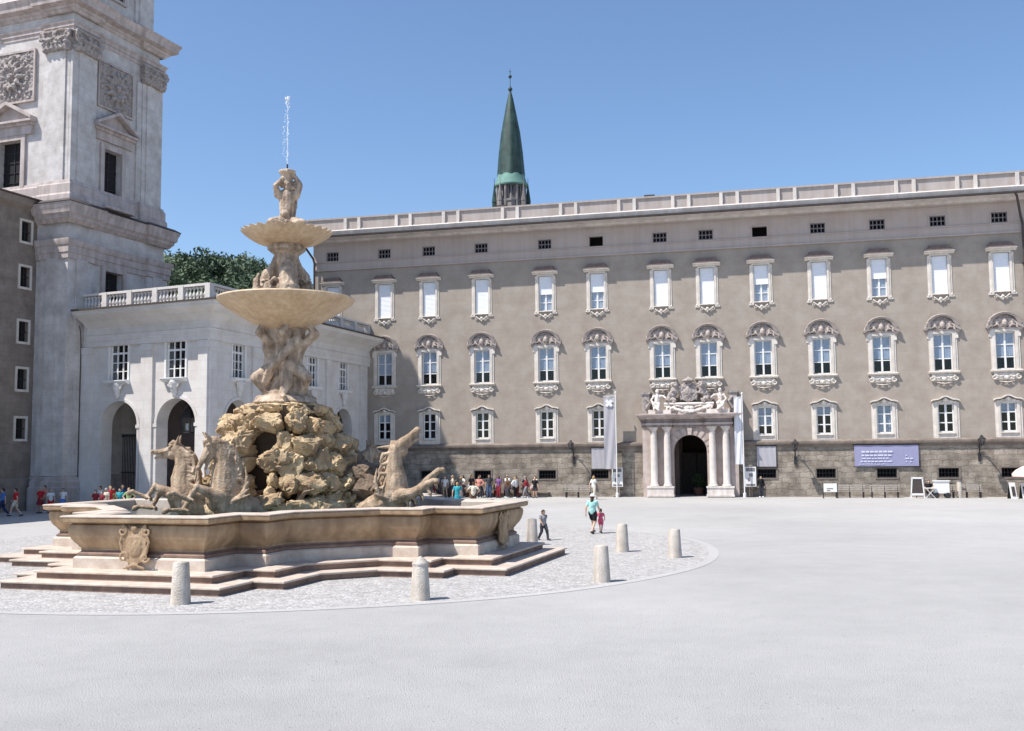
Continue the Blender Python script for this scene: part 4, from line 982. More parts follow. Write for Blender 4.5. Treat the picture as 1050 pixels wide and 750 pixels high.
q = MB(); balustrade(q, wpt(0,.25), wpt(0,LR-.3), 13.42, 2.6, .3, (0,1), 1.15); q.build('balustrade', M_['arcade'], arc, smooth=False)
for MM, wl, dep in ((ML,winL,1.0),(MR,winR,.8)):
    for (a,b_,c,d) in wl:
        cx = (a+b_)/2; w_ = b_-a
        q = MB(MM)
        for s in (-1,1): q.box(min(cx+s*w_/2,cx+s*(w_/2+.14)), max(cx+s*w_/2,cx+s*(w_/2+.14)), -.06, .0, c, d+.14)
        q.box(cx-w_/2, cx+w_/2, -.06, 0, d, d+.14); q.prism_x([(0,d+.28),(-.2,d+.32),(-.24,d+.42),(0,d+.46)], cx-w_/2-.2, cx+w_/2+.2)
        q.prism_x([(0,c-.22),(-.15,c-.2),(-.38,c-.08),(-.42,c),(-.42,c+.06),(0,c+.06)], cx-w_/2-.18, cx+w_/2+.18)
        wn = q.build('window', M_['white'], arc, smooth=False)
        q = MB(MM); y = .12
        for k in range(4): x = a+(w_-.09)*k/3; q.box(x, x+.09, y, y+.07, c+.06, d)
        for k in range(5): z = c+.06+(d-c-.14)*k/4; q.box(a+.01, b_-.01, y+.008, y+.06, z, z+(.13 if k==3 else .05))
        q.build('frame', M_['white'], wn, smooth=False)
        q = MB(MM); q.box(a, b_, .22, .24, c, d); q.build('glass', M_['glass'], wn, smooth=False)
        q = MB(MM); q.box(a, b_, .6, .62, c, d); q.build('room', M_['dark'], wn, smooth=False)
        q = MB()   # corbel below the window
        q.cap((0,-.18,-.25),(0,-.1,-1.0),.3,.16); scroll(q,-.25,-.35,-.2,.2,1.2,.07,1,90); scroll(q,.25,-.35,-.2,.2,1.2,.07,-1,90); q.ball((0,-.3,-.45),(.18,.14,.25)); q.box(-.5,.5,-.28,.02,-.22,-.12)
        me = q.remesh('corbel', M_['arcade'], .045, .04, 7, seed=3); me.transform(MM @ Matrix.Translation((cx,0,c-.05))); link('corbel', me, wn)
for MM, al in ((ML,archL),(MR,archR)):
    for h in al:
        a,b_,c,d = h[:4]; cx = (a+b_)/2; r = (b_-a)/2; q = MB(MM); N = 20
        pts = [(cx-r*1.0,1.3)]; 
        for k in range(N):
            t0, t1 = math.pi*k/N, math.pi*(k+1)/N; sp = d-r
            P_ = [(cx-rr*math.cos(t), sp+rr*math.sin(t)) for rr, t in ((r+.005,t0),(r+.2,t0),(r+.2,t1),(r+.005,t1))]
            q.add([(x,-.05,z) for x,z in P_]+[(x,.0,z) for x,z in P_], [(0,1,2,3),(1,5,6,2),(0,3,7,4)])
        for s in (-1,1):
            q.box(min(cx+s*(r+.2),cx+s*(r+.005)), max(cx+s*(r+.2),cx+s*(r+.005)), -.05, 0, 1.2, d-r)
            q.box(min(cx+s*(r-.06),cx+s*(r+.26)), max(cx+s*(r-.06),cx+s*(r+.26)), -.1, .6, d-r-.22, d-r)
        q.build('archway', M_['arcade'], arc, smooth=False)
q = MB(); q.tube([tuple(ML@Vector((LL-.75,-.75,13.2))), tuple(ML@Vector((LL-.75,-.3,12.0))), tuple(ML@Vector((LL-.75,-.24,11.0))), tuple(ML@Vector((LL-.75,-.24,0)))], .1, 8); q.build('downpipe', M_['gutter'], arc)
q = MB(ML)   # iron gate in the far arch
for k in range(22): x = 5.95+3.0*k/21; q.box(x-.02,x+.02,1.9,1.94,0,4.9)
q.box(5.85,9.05,1.88,1.96,4.85,5.05); q.box(5.85,9.05,1.88,1.96,2.4,2.5); q.box(5.85,9.05,1.88,1.96,.1,.2)
q.build('gate', M_['iron'], arc, smooth=False)
lp = KW + Vector(wpt(2.6,0)+(0,)) + nl*-1.2
ln = thing('hanging_lantern', 'large dark lantern hanging inside the arcade arch behind the horse statues', 'lantern', (lp.x, lp.y, 5.1))
q = MB(); q.lathe([(.38,0),(.55,.9)],6); q.build('panes', M_['glass'], ln, smooth=False)
q = MB(); q.lathe([(.66,.9),(.6,1.0),(.3,1.35),(.12,1.6),(.05,1.7)],6); q.lathe([(.42,-.08),(.4,0)],6); q.tube([(0,0,1.6),(0,0,2.6)],.03,6)
for k in range(6):
    a = 2*math.pi*k/6; q.tube([(.39*math.cos(a),.39*math.sin(a),0),(.56*math.cos(a),.56*math.sin(a),.9)],.035,5)
for k in range(7):
    a = 2*math.pi*k/7; q.tube([(0,0,1.65),(.3*math.cos(a),.3*math.sin(a),1.95),(.5*math.cos(a),.5*math.sin(a),1.6),(.4*math.cos(a),.4*math.sin(a),1.4)],.025,5)
q.build('lantern_frame', M_['iron'], ln, smooth=False)
q = MB()
for k in (0,1,2): a = 2.2+1.1*k; q.tube([(.12*math.cos(a),.12*math.sin(a),.1),(.12*math.cos(a),.12*math.sin(a),.55)],.07,8)
q.build('lamp_tube', M_['white'], ln)

# =================================================================== DISTANT SPIRE
sp = thing('church_spire', 'slender dark green copper spire with stone drum rising behind the palace roof', 'spire', (0.1, 110, 0))
q = MB(); q.lathe([(1.75,20),(1.7,30.3),(1.8,30.4),(1.8,30.6),(1.5,30.7),(1.45,32.3)], 8)
for k in range(8):
    a = 2*math.pi*(k+.5)/8; c, s = math.cos(a), math.sin(a); q.tube([(1.6*c,1.6*s,28),(1.6*c,1.6*s,32.3)],.14,6)
q.build('drum', M_['gothic'], sp, smooth=False)
for k in range(8):
    a = 2*math.pi*k/8; q = MB(Matrix.Rotation(a,4,'Z')); q.box(1.32,1.42,-.22,.22,30.9,32.1); q.build('opening', M_['dark'], sp, smooth=False)
def conew(a,j,r,z): return (r*(1+.035*math.cos(a*8)) if r > .1 else r, z)
q = MB(); q.lathe([(1.82,32.2),(1.86,32.35),(1.66,32.8),(1.46,33.5)],32); q.build('eaves', M_['copperpale'], sp)
q = MB(); q.lathe([(1.48,33.4),(1.27,36.0),(1.0,38.3),(.62,40.4),(.3,42.1),(.1,42.9),(.05,43.0)],32,wave=conew)
q.lathe([(.05,42.8),(.24,43.05),(.24,43.2),(.08,43.4),(.035,43.6),(.035,44.5)],10); q.ball((0,0,44.55),.2); q.tube([(0,0,44.6),(0,0,45.4)],.028,6); q.tube([(-.18,0,45.1),(.18,0,45.1)],.022,6)
q.build('spire_roof', M_['copper'], sp)
for x,y in ((-1.95,-.5),(1.95,-.4),(-1.3,-1.5),(1.4,-1.45)):
    q = MB(); q.lathe([(.3,28),(.26,30.4),(.3,30.45),(.0,32.7)],6,(x*.93,y*.93,0)); q.tube([(x*.93,y*.93,32.5),(x*.93,y*.93,33.1)],.025,4); q.build('pinnacle', M_['gothic'] if y<-1 else M_['copper'], sp, smooth=False)

# =================================================================== WOODED HILL
def hill_h(x, y):
    t = (x+105)/85; base = 48.5*math.exp(-((x+112)/62)**2)+21*math.exp(-((x+60)/48)**2)+ 3*mnoise.noise(Vector((x*.03,y*.03,0)))
    return max(-2, base*min(1,max(0,(y-230)/80)))
q = MB(); nx, ny = 40, 24; vs = []; 
for j in range(ny+1):
    for i in range(nx+1):
        x = -260+300*i/nx; y = 225+260*j/ny; vs.append((x,y,hill_h(x,y)-.5))
q.add(vs, [(j*(nx+1)+i,j*(nx+1)+i+1,(j+1)*(nx+1)+i+1,(j+1)*(nx+1)+i) for j in range(ny) for i in range(nx)])
M_['hill'] = mat('hill_soil', (.05,.06,.03), .9, .3, .1); struct(q.build('hill', M_['hill']))
rs = np.random.RandomState(3)
M_['wood'] = mat('woodland_leaves', (.135,.175,.10), .8, 0, .12, col2=(.065,.10,.065), detail=3)
vv = []; ff = []
for t in range(620):
    x = rs.uniform(-150,-25); y = rs.uniform(262,345); h = hill_h(x,y)
    rr = rs.uniform(2.6,4.8); th = rs.uniform(6,11); conif = rs.rand() < .06
    n = 230
    for k in range(n):
        d = rs.normal(size=3); d /= np.linalg.norm(d); u = rs.rand()**.35
        if conif: zz = rs.rand(); p = np.array([d[0]*rr*.6*(1-zz)*u, d[1]*rr*.6*(1-zz)*u, zz*th*1.25])
        else: p = np.array([d[0]*rr*u*(1+.3*math.sin(t+3*d[2])), d[1]*rr*u, th*.62+d[2]*th*.42*u])
        a = rs.normal(size=3)*.30; b2 = rs.normal(size=3)*.30; c = np.array([x,y,h])+p; i0 = len(vv)
        vv += [tuple(c-a), tuple(c+b2), tuple(c+a), tuple(c-b2)]; ff.append((i0,i0+1,i0+2,i0+3))
q = MB(); q.add(vv, ff); me = bpy.data.meshes.new('woodland'); me.from_pydata(q.v, [], q.f); me.materials.append(M_['wood'])
struct(link('woodland', me), 'stuff')

# =================================================================== FOUNTAIN
FC = (-7.88, 35.85); FR = R(-17.5)
ftn = thing('baroque_fountain', 'tall baroque marble fountain with rockwork, sea horses, figures and two stacked bowls', 'fountain', (FC[0],FC[1],0), FR)
# local frame: +x = right arm, -y = arm towards the camera
quad = [(2.0,7.68),(2.0,6.12),(2.91,6.12),(2.91,4.94),(4.94,2.91),(6.12,2.91),(6.12,2.0),(7.68,2.0)]
outl = []
for k in range(4):
    a = -math.pi/2*k
    c, s = round(math.cos(a)), round(math.sin(a))
    outl += [(x*c-y*s, x*s+y*c) for x,y in quad]
outl = outl[::-1]     # counter-clockwise
ZB = lambda pr: [(o,.44+(z-.44)*.95 if z > .44 else z) for o,z in pr]
def area(P): return sum(P[i][0]*P[(i+1)%len(P)][1]-P[(i+1)%len(P)][0]*P[i][1] for i in range(len(P)))/2
if area(outl) < 0: outl = outl[::-1]
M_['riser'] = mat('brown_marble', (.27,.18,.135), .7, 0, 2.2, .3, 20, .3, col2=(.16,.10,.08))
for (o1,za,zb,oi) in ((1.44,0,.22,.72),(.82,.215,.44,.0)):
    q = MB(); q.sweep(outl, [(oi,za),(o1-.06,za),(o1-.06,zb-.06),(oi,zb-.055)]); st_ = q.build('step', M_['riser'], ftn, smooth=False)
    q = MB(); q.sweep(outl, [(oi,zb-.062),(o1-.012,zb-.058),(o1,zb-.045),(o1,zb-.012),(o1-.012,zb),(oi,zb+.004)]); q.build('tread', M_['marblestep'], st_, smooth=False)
q = MB(); q.sweep(outl, ZB([(-.2,.44),(.12,.44),(.12,.74),(.07,.79),(.0,.80)])); q.build('plinth', M_['marblestep'], ftn, angle=25)
q = MB(); q.sweep(outl, ZB([(-.0,.79),(.05,.81),(.05,.87),(.0,.91),(-.03,.93),(-.03,1.0)])); q.build('plinth_band', M_['riser'], ftn, angle=25)
q = MB(); q.sweep(outl, ZB([(-.02,.97),(-.03,1.02),(.01,1.06),(.04,1.12),(.12,1.22),(.18,1.34),(.22,1.48),(.235,1.62),(.21,1.70),(.15,1.73),(.13,1.76)])); q.build('basin_wall', M_['marble'], ftn, angle=30)
q = MB(); q.sweep(outl, ZB([(.13,1.74),(.30,1.77),(.36,1.80),(.37,1.90),(.34,1.925)])); q.build('basin_rim', M_['marble'], ftn, angle=30)
q = MB(); q.sweep(outl, ZB([(.33,1.92),(.38,1.93),(.38,1.96),(.34,1.975),(-.22,1.98),(-.28,1.94),(-.28,1.2)])); q.build('rim_coping', M_['marblestep'], ftn, angle=30)
q = MB()
vs = [(x*.985,y*.985,1.56) for x,y in outl]; q.add([(0,0,1.56)]+vs, [(0,1+i,1+(i+1)%len(vs)) for i in range(len(vs))]); q.build('water_surface', M_['water'], ftn, smooth=False)
# cartouches on the arm ends
q = MB(); q.prism([(-.42,-.55),(-.5,.3),(-.4,.62),(.4,.62),(.5,.3),(.42,-.55),(0,-.75)], -.1, .12); q.ball((0,-.12,0),(.36,.12,.42))
for s in (-1,1): scroll(q, s*.5,.5,-.12,.2,1.3,.07,s,90); scroll(q, s*.45,-.45,-.1,.2,1.2,.06,-s,0); q.tube([(s*.5,-.08,-.3),(s*.6,-.1,.1),(s*.5,-.1,.4)],.06,6)
q.tube([(-.45,-.1,-.85),(0,-.16,-.72),(.45,-.1,-.85)],[.04,.1,.04],6); q.ball((0,-.16,.6),(.14,.1,.12))
cme = q.remesh('cartouche', M_['marble'], .025, .02, 9, seed=3)
for k in range(4):
    a = k*math.pi/2; o = link('cartouche', cme, ftn, (math.sin(a)*7.9, -math.cos(a)*7.9, 1.12), a); o.scale = (.76,.42,.74)
OFF = (0,0,.224)
# rockwork
random.seed(21)
rv = []; rf = []
ico = bmesh.new(); bmesh.ops.create_icosphere(ico, subdivisions=4, radius=1); IV = [v.co.copy() for v in ico.verts]; IF = [[v.index for v in f.verts] for f in ico.faces]; ico.free()
ico = bmesh.new(); bmesh.ops.create_icosphere(ico, subdivisions=3, radius=1); IV3 = [v.co.copy() for v in ico.verts]; IF3 = [[v.index for v in f.verts] for f in ico.faces]; ico.free()
def rock(c, r, rot, seed, fine=True):
    IVx, IFx = (IV, IF) if fine else (IV3, IF3)
    b0 = len(rv); so = Vector((seed*7.3, seed*2.1, seed*5.7)); pw = .62
    M = rot.to_matrix(); cuts = []
    for k in range(11):
        d = Vector((random.gauss(0,1), random.gauss(0,1), random.gauss(0,1))).normalized(); cuts.append((d, random.uniform(.62,.98)))
    for p in IVx:
        q_ = Vector((math.copysign(abs(p.x)**pw,p.x), math.copysign(abs(p.y)**pw,p.y), math.copysign(abs(p.z)**pw,p.z)))
        q_ *= 1+mnoise.noise(p*1.2+so)*.35
        for d, h in cuts:
            t = q_.dot(d)-h
            if t > 0: q_ -= d*t*.9
        rd = 1-2*abs(mnoise.noise(q_*2.4+so)); rd2 = 1-2*abs(mnoise.noise(q_*5.5+so)); 
        q_ *= 1+.20*(rd-.5)+.13*(rd2-.5)+mnoise.noise(q_*11+so)*.07
        rv.append(tuple(M @ Vector((q_.x*r[0], q_.y*r[1], q_.z*r[2])) + c))
    for f in IFx: rf.append(tuple(b0+i for i in f))
from mathutils import Euler
def rad_at(z):
    pts_ = [(1.3,2.95),(2.0,2.9),(2.8,2.7),(3.6,2.5),(4.4,2.15),(5.0,1.85),(5.6,1.5)]
    for (a,ra),(b_,rb) in zip(pts_,pts_[1:]):
        if z <= b_: return ra+(rb-ra)*(z-a)/(b_-a)
    return pts_[-1][1]
VA = math.atan2(-35.85, 7.88) - FR            # direction from the fountain towards the camera, local
cleft = [VA-.43]                    # tall grotto openings
cleft += [cleft[0]+math.pi/2+.3, cleft[0]+math.pi, cleft[0]-math.pi/2]
zc = 1.45; sd = 0
while zc < 4.9:
    hh_ = random.uniform(.66,.84); rr = rad_at(zc+hh_/2); n = int(2*math.pi*rr/.86); ph = random.random()*6
    for k in range(n):
        a = ph+2*math.pi*(k+random.uniform(-.18,.18))/n; sd += 1
        dmin = min(abs((a-c+math.pi)%(2*math.pi)-math.pi) for c in cleft)
        if dmin*rr < .62 and zc < 3.8: continue
        w_ = random.uniform(.40,.60); r0 = rr-.32+random.uniform(-.24,.2)
        c = Vector((math.cos(a)*r0, math.sin(a)*r0, zc+hh_/2+random.uniform(-.12,.12)))
        rock(c, (random.uniform(.45,.58), w_, hh_*random.uniform(.51,.61)), Euler((random.uniform(-.25,.25),random.uniform(-.25,.25),a+random.uniform(-.3,.3))), sd)
    zc += hh_*.95
for c in cleft:                      # smaller stones beside the openings
    for s in (-1,1):
        for k in range(5):
            sd += 1; rr = rad_at(1.7+.5*k)-.5; a = c+s*(.50+random.uniform(0,.1))/rr
            rock(Vector((math.cos(a)*rr, math.sin(a)*rr, 1.65+.5*k)), (.5,.26,.3), Euler((0,0,a)), sd, False)
for k in range(16):                  # low rocks in the water around the foot
    a = 2*math.pi*k/16+random.uniform(-.1,.1); sd += 1; rr = random.uniform(2.7,3.2)
    if min(abs((a-c+math.pi)%(2*math.pi)-math.pi) for c in cleft) < .25: continue
    rock(Vector((math.cos(a)*rr, math.sin(a)*rr, 1.68)), (.45,.5,.26), Euler((0,0,a)), sd, False)
for k in range(9):                   # cap slabs
    a = 2*math.pi*k/9; sd += 1; rock(Vector((math.cos(a)*1.25, math.sin(a)*1.15, 5.15)), (.6,.5,.28), Euler((0,.1,a)), sd)
sd += 1; rock(Vector((0,0,5.3)), (1.35,1.3,.26), Euler((0,0,.3)), sd)
q = MB(); q.v = rv; q.f = rf
q.build('rockwork', M_['rock'], ftn, OFF, angle=42)
q = MB(); q.lathe([(1.55,.5),(1.5,3.4),(1.5,5.3)],20); q.build('rock_core', mat('gap_shade_rock', (.09,.065,.045), .9, .2, 3.), ftn, OFF)  # core painted dark to stand in for deep shade between the rocks

rv_, rf_ = rv, rf
rv = []; rf = []
for k in range(26):
    sd += 1; a = VA+R(58)+R(62)*random.random(); zz = random.uniform(1.5,3.5); rr = random.uniform(2.5,3.75-(zz-1.5)*.45)
    rock(Vector((math.cos(a)*rr, math.sin(a)*rr, zz)), (random.uniform(.35,.55),random.uniform(.35,.5),random.uniform(.28,.45)), Euler((random.random(),random.random(),a)), sd, False)
q = MB(); q.v = rv; q.f = rf
o = q.build('side_rocks', mat('wet_shaded_rock', (.24,.175,.12), .75, 0, 1.6, .9, 12, .3, col2=(.10,.07,.05)), ftn, OFF, angle=42); o.scale = (.936,)*3  # wet brown stone, with the shade of the right flank painted in
# sea horses
def sea_horse(kind, seed):
    q = MB()
    # x forward, z up, origin at water level
    q.chain([(-1.5,0,.0),(-.75,0,.30),(-.1,0,.55)], [.30,.46,.52]); q.ball((.12,0,.72), (.50,.44,.50))
    if kind == 'tuck':
        nk = [(0,0,.8),(.10,0,1.3),(.06,0,1.72),(.12,0,2.05),(.30,0,2.28)]; hd = [(.34,0,2.30),(.62,0,2.24),(.92,0,2.20),(1.10,0,2.20)]; up_ = (0,1)
    elif kind == 'down':
        nk = [(0,0,.8),(.04,0,1.35),(.02,0,1.85),(.14,0,2.22),(.36,0,2.42)]; hd = [(.40,0,2.40),(.58,0,2.14),(.74,0,1.84),(.82,0,1.66)]; up_ = (1,.55)
    else:
        nk = [(0,0,.8),(.02,0,1.3),(-.02,0,1.7),(-.02,0,2.05),(.04,0,2.28)]; hd = [(.02,0,2.34),(.30,0,2.56),(.62,0,2.82),(.84,0,3.0)]; up_ = (-1,1)
    nr_ = [.54,.42,.33,.29,.25] if kind == 'up' else [.50,.41,.33,.28,.22]
    for a_, b_, r0, r1 in zip(nk, nk[1:], nr_, nr_[1:]): q.cap(a_, b_, r0, r1, 14)
    d = (Vector(hd[-1])-Vector(hd[0])).normalized(); u = Vector((-d.z,0,d.x)); u = u if u.x*up_[0]+u.z*up_[1] > 0 else -u
    hd = [Vector(h) for h in hd]
    op = .10 if kind == 'up' else .05      # open mouth
    q.chain(hd, [.24,.19,.125,.13] if kind == 'up' else [.175,.125,.082,.085], 14)
    cj = .27 if kind == 'up' else .19
    q.ball(tuple(hd[0]+d*.14-u*.15), (cj,.17,cj)); q.cap(tuple(hd[0]+d*.22-u*.19), tuple(hd[2]-u*(.12+op)-d*.02), .09, .05); q.cap(tuple(hd[2]-u*(.12+op)-d*.02), tuple(hd[3]-u*(.13+op*1.5)-d*.06), .05, .042)
    for s in (-1,1):
        sv = Vector((0,s,0))
        q.cap(tuple(hd[0]-d*.05+u*.16+sv*.10), tuple(hd[0]-d*(.42 if kind=='up' else .16)+u*.42+sv*.16), .075, .025)
        q.ball(tuple(hd[0]+d*.20+u*.07+sv*.125), .05); q.ball(tuple(hd[0]+d*.14+u*.13+sv*.11), (.08,.05,.05)); q.ball(tuple(hd[3]+u*.03+sv*.07), .048); q.tube([tuple(hd[0]+d*.3-u*.02+sv*.12), tuple(hd[2]-d*.05-u*.02+sv*.085)], [.03,.02], 6)
    # forelock and flowing mane locks
    q.tube([tuple(hd[0]-d*.1+u*.12), tuple(hd[0]+d*.08+u*.26), tuple(hd[0]+d*.25+u*.17)], [.09,.07,.02], 7)
    rnd = random.Random(seed)
    for i in range(1, len(nk)):
        a_, b_ = Vector(nk[i-1]), Vector(nk[i])
        for t in ((.3,) if kind == 'up' else (.15,.5,.85)):
            p = a_.lerp(b_, t); rr = nr_[i-1]+(nr_[i]-nr_[i-1])*t
            for s in (-.8,0,.8):
                l = rnd.uniform(.34,.52); o_ = Vector((-rr*.75, s*rr*.8, .0)); sw = rnd.uniform(-.1,.1)
                q.tube([tuple(p+o_+Vector((.1,0,.06))), tuple(p+o_+Vector((-.13,s*.05,.0+sw))), tuple(p+o_+Vector((-.22,s*.12,-l*.5))), tuple(p+o_+Vector((-.16,s*.16+sw,-l)))], [.085,.075,.05,.014], 7)
    # forelegs with spread webbed hooves
    if kind == 'up':
        for s, hz in ((-1,.75),(1,1.15)):
            q.chain([(.25,s*.32,.7),(.75,s*.36,.62+hz*.25),(1.2,s*.38,.55+hz*.7),(1.5,s*.4,.55+hz*.92)], [.28,.19,.13,.10]); q.cap((1.5,s*.4,.55+hz*.92),(1.62,s*.42,.53+hz*.92),.09,.11)
            for k in range(4): q.tube([(.5+.25*k,s*.36,.55+hz*(.1+.18*k)),(.62+.26*k,s*.40,.36+hz*(.08+.17*k)),(.60+.28*k,s*.42,.18+hz*(.1+.17*k))], [.08,.06,.015], 6)
    for s, ph in (() if kind == 'up' else ((-1,0.),(1,.22))):
        kn = Vector((.92,s*.34,.86+ph)); ft = Vector((1.18,s*.36,.38+ph*1.6)); tp = Vector((1.62,s*.38,.40+ph*2.4))
        q.chain([(.28,s*.32,.78), tuple(kn)], [.22,.11]); q.ball(tuple(kn), .125); q.cap(tuple(kn), tuple(ft), .095, .07); q.ball(tuple(ft), .085); q.cap(tuple(ft), tuple(tp), .08, .055)
        q.cap(tuple(tp), tuple(tp+Vector((.12,0,-.05))), .07, .095)
        for kk in (-.12,0,.12): q.tube([tuple(ft+Vector((-.02,kk*.4,.02))), tuple(ft+Vector((-.12,kk,-.02))), tuple(ft+Vector((-.16,kk*1.3,-.16)))], [.05,.045,.012], 6)
    # leafy fins at the shoulder and along the back
    for s in (-1,1):
        for k in range(6): q.tube([(-.05-.08*k,s*.38,.62), (-.32-.04*k,s*(.62),.72+.10*k), (-.56+.02*k,s*(.80-.05*k),.86+.17*k)], [.10,.065,.015], 6)
    tl = [(-1.35,0,.08),(-1.9,0,.0),(-2.25,.08,.25),(-2.3,.12,.62)]
    q.chain(tl, [.32,.26,.18,.12])
    for s in (-1,1): q.tube([(-2.28,.12,.6),(-2.4,.12+s*.22,.85),(-2.65,.12+s*.42,.95)], [.1,.13,.03], 7, flat=.4)
    return q.remesh('sea_horse', M_['horse'], .022, .012, 4.5, .006, 22, seed=seed)
random.seed(3)
def loc_of(px, Z, zz=1.45):
    X = (px-525)/1060*Z; dx, dy = X-FC[0], Z-FC[1]; c, s = math.cos(-FR), math.sin(-FR); return (dx*c-dy*s, dx*s+dy*c, zz)
# headings are world angles of the horse's forward axis
for kind, px, Z, head, sc_, seed in (('tuck',192,34.4,R(186),1.0,1),('down',232,32.6,R(208),1.02,2),('up',404,34.6,R(-10),.95,3),('tuck',372,37.3,R(38),.94,4)):
    o = link('sea_horse', sea_horse(kind, seed), ftn, loc_of(px,Z), head-FR); o.scale = (sc_,)*3
# long fin arms beside the right horse
# atlantes holding the big bowl
def atlas(q, ang, lean=.0, h0=5.6):
    Mz = Matrix.Rotation(ang, 4, 'Z')
    P = lambda r_, t, z: tuple(Mz @ Vector((r_, t, z)))
    k = 1.22
    hip = P(.42,lean*-.2,h0+1.15)
    for s in (-1,1):
        kn = P(.72+.12*s,.28*s+.1,h0+.62+.12*s); ft_ = P(.55-.1*s,.34*s,h0+.08)
        q.cap(P(.42,.15*s,h0+1.1), kn, .25, .18); q.cap(kn, ft_, .17, .1); q.cap(ft_, P(.85-.1*s,.38*s,h0+.02), .1, .08)
    q.cap(hip, P(.35,lean*.1,h0+1.55), .3, .27); q.cap(P(.35,lean*.1,h0+1.55), P(.4,lean*.3,h0+1.98), .28, .33)
    for s in (-1,1):
        sh = P(.42,lean*.3+.3*s,h0+2.05); el = P(.72,lean*.3+.52*s,h0+2.4); ha = P(.62,lean*.3+.3*s,h0+2.78)
        q.cap(sh, el, .17, .12); q.cap(el, ha, .12, .09); q.ball(ha, .12)
        q.cap(P(.4,lean*.3+.1*s,h0+2.0), sh, .2, .17)
    q.cap(P(.42,lean*.3,h0+2.05), P(.52,lean*.32,h0+2.3), .13, .11); q.ball(P(.58,lean*.33,h0+2.42), (.17,.17,.2)); q.ball(P(.5,lean*.33,h0+2.5), (.17,.17,.15))
q = MB(); 
for k in range(3): atlas(q, VA+.35+k*2*math.pi/3, (.5,-.3,.2)[k])
q.chain([(0,0,5.4),(.02,0,6.6),(0,0,7.6),(0,0,8.2)], [.7,.48,.46,.62])
# drapery sweeps diagonally round the group
for k in range(7):
    a0 = VA+.9-.07*k; pts_ = []
    for j in range(9):
        t = j/8; a = a0-1.9*t; pts_.append(((.62+.12*math.sin(3*t))*math.cos(a), (.62+.12*math.sin(3*t))*math.sin(a), 8.15-2.0*t-.05*k))
    q.tube(pts_, [.07+.05*math.sin(j*.4) for j in range(9)], 6)
q.lathe([(.9,5.35),(1.0,5.45),(.85,5.65),(.5,5.75)],18)
link('supporting_figures', q.remesh('supporting_figures', M_['statue'], .028, .02, 5, .012, 18, seed=4), ftn, OFF)
# big bowl
q = MB(); 
def fl(a,j,r,z): return (r*(1+(.012*math.cos(a*24) if .6<r<2.4 else 0)), z)
q.lathe([(.0,8.05),(.45,8.02),(.7,8.15),(.95,8.26),(1.5,8.56),(2.0,8.86),(2.32,9.08),(2.44,9.17),(2.50,9.22),(2.53,9.29),(2.50,9.34),(2.38,9.32),(2.1,9.2),(1.5,9.08),(.5,9.0),(0,9.0)], 96, wave=fl, closed=False)
q.build('large_bowl', M_['bowl'], ftn, OFF, angle=35)
q = MB(); q.lathe([(0,9.22),(2.3,9.22)],64,closed=False); q.build('bowl_water', M_['water'], ftn, OFF)
# dolphins and block between the bowls
q = MB()
for k in range(3):
    a = VA+.1+k*2*math.pi/3; c, s = math.cos(a), math.sin(a); P = lambda r_,z,t=0: (r_*c-t*s, r_*s+t*c, z)
    q.chain([P(1.0,9.35),P(.78,9.75),P(.66,10.2),P(.45,10.5),P(.3,10.9)], [.2,.36,.34,.26,.2]); q.ball(P(.84,9.6), (.42,.42,.34)); q.cap(P(1.0,9.5),P(1.32,9.4),.2,.1)
    for t in (-1,1): q.tube([P(.5,9.9,.2*t),P(.7,10.0,.5*t),P(.6,9.8,.75*t)],[.14,.12,.04],7,flat=.5); q.ball(P(.88,9.85,.16*t),.07)
q.chain([(0,0,9.3),(0,0,10.3),(0,0,10.9)],[.45,.33,.4])
for a, r_, h_ in ((VA-1.25,1.15,.62),(VA-.75,1.0,.3),(VA-1.7,.9,.35)):
    c, s = math.cos(a), math.sin(a); q.tube([(c*.6,s*.6,9.5),(c*r_,s*r_,9.62),(c*(r_-.02),s*(r_-.02),9.6+h_*.6),(c*(r_-.12),s*(r_-.12),9.6+h_)],[.2,.2,.13,.03],8)
link('dolphins', q.remesh('dolphins', M_['statue'], .028, .025, 5, .012, 18, seed=6), ftn, OFF)
q = MB(); q.lathe([(.36,10.55),(.42,10.62),(.46,10.75),(.46,10.98),(.52,11.02),(.70,11.16),(.72,11.22),(.70,11.28),(.6,11.42)],10); q.build('bowl_foot', M_['statue'], ftn, OFF, angle=25)
# upper shell bowl, scalloped
def sc(a,j,r,z):
    k = max(0,(r-.6)/1.05); return (r*(1+.04*k*math.cos(a*26)), z-.03*(1-abs(math.cos(a*13)))+.035*k*abs(math.cos(a*13)))
q = MB(); q.lathe([(.3,11.34),(.75,11.38),(1.1,11.47),(1.4,11.62),(1.6,11.79),(1.65,11.87),(1.58,11.88),(1.4,11.78),(.8,11.7),(0,11.68)], 26*6, wave=sc, closed=False)
q.build('shell_bowl', M_['bowl'], ftn, OFF, angle=40)
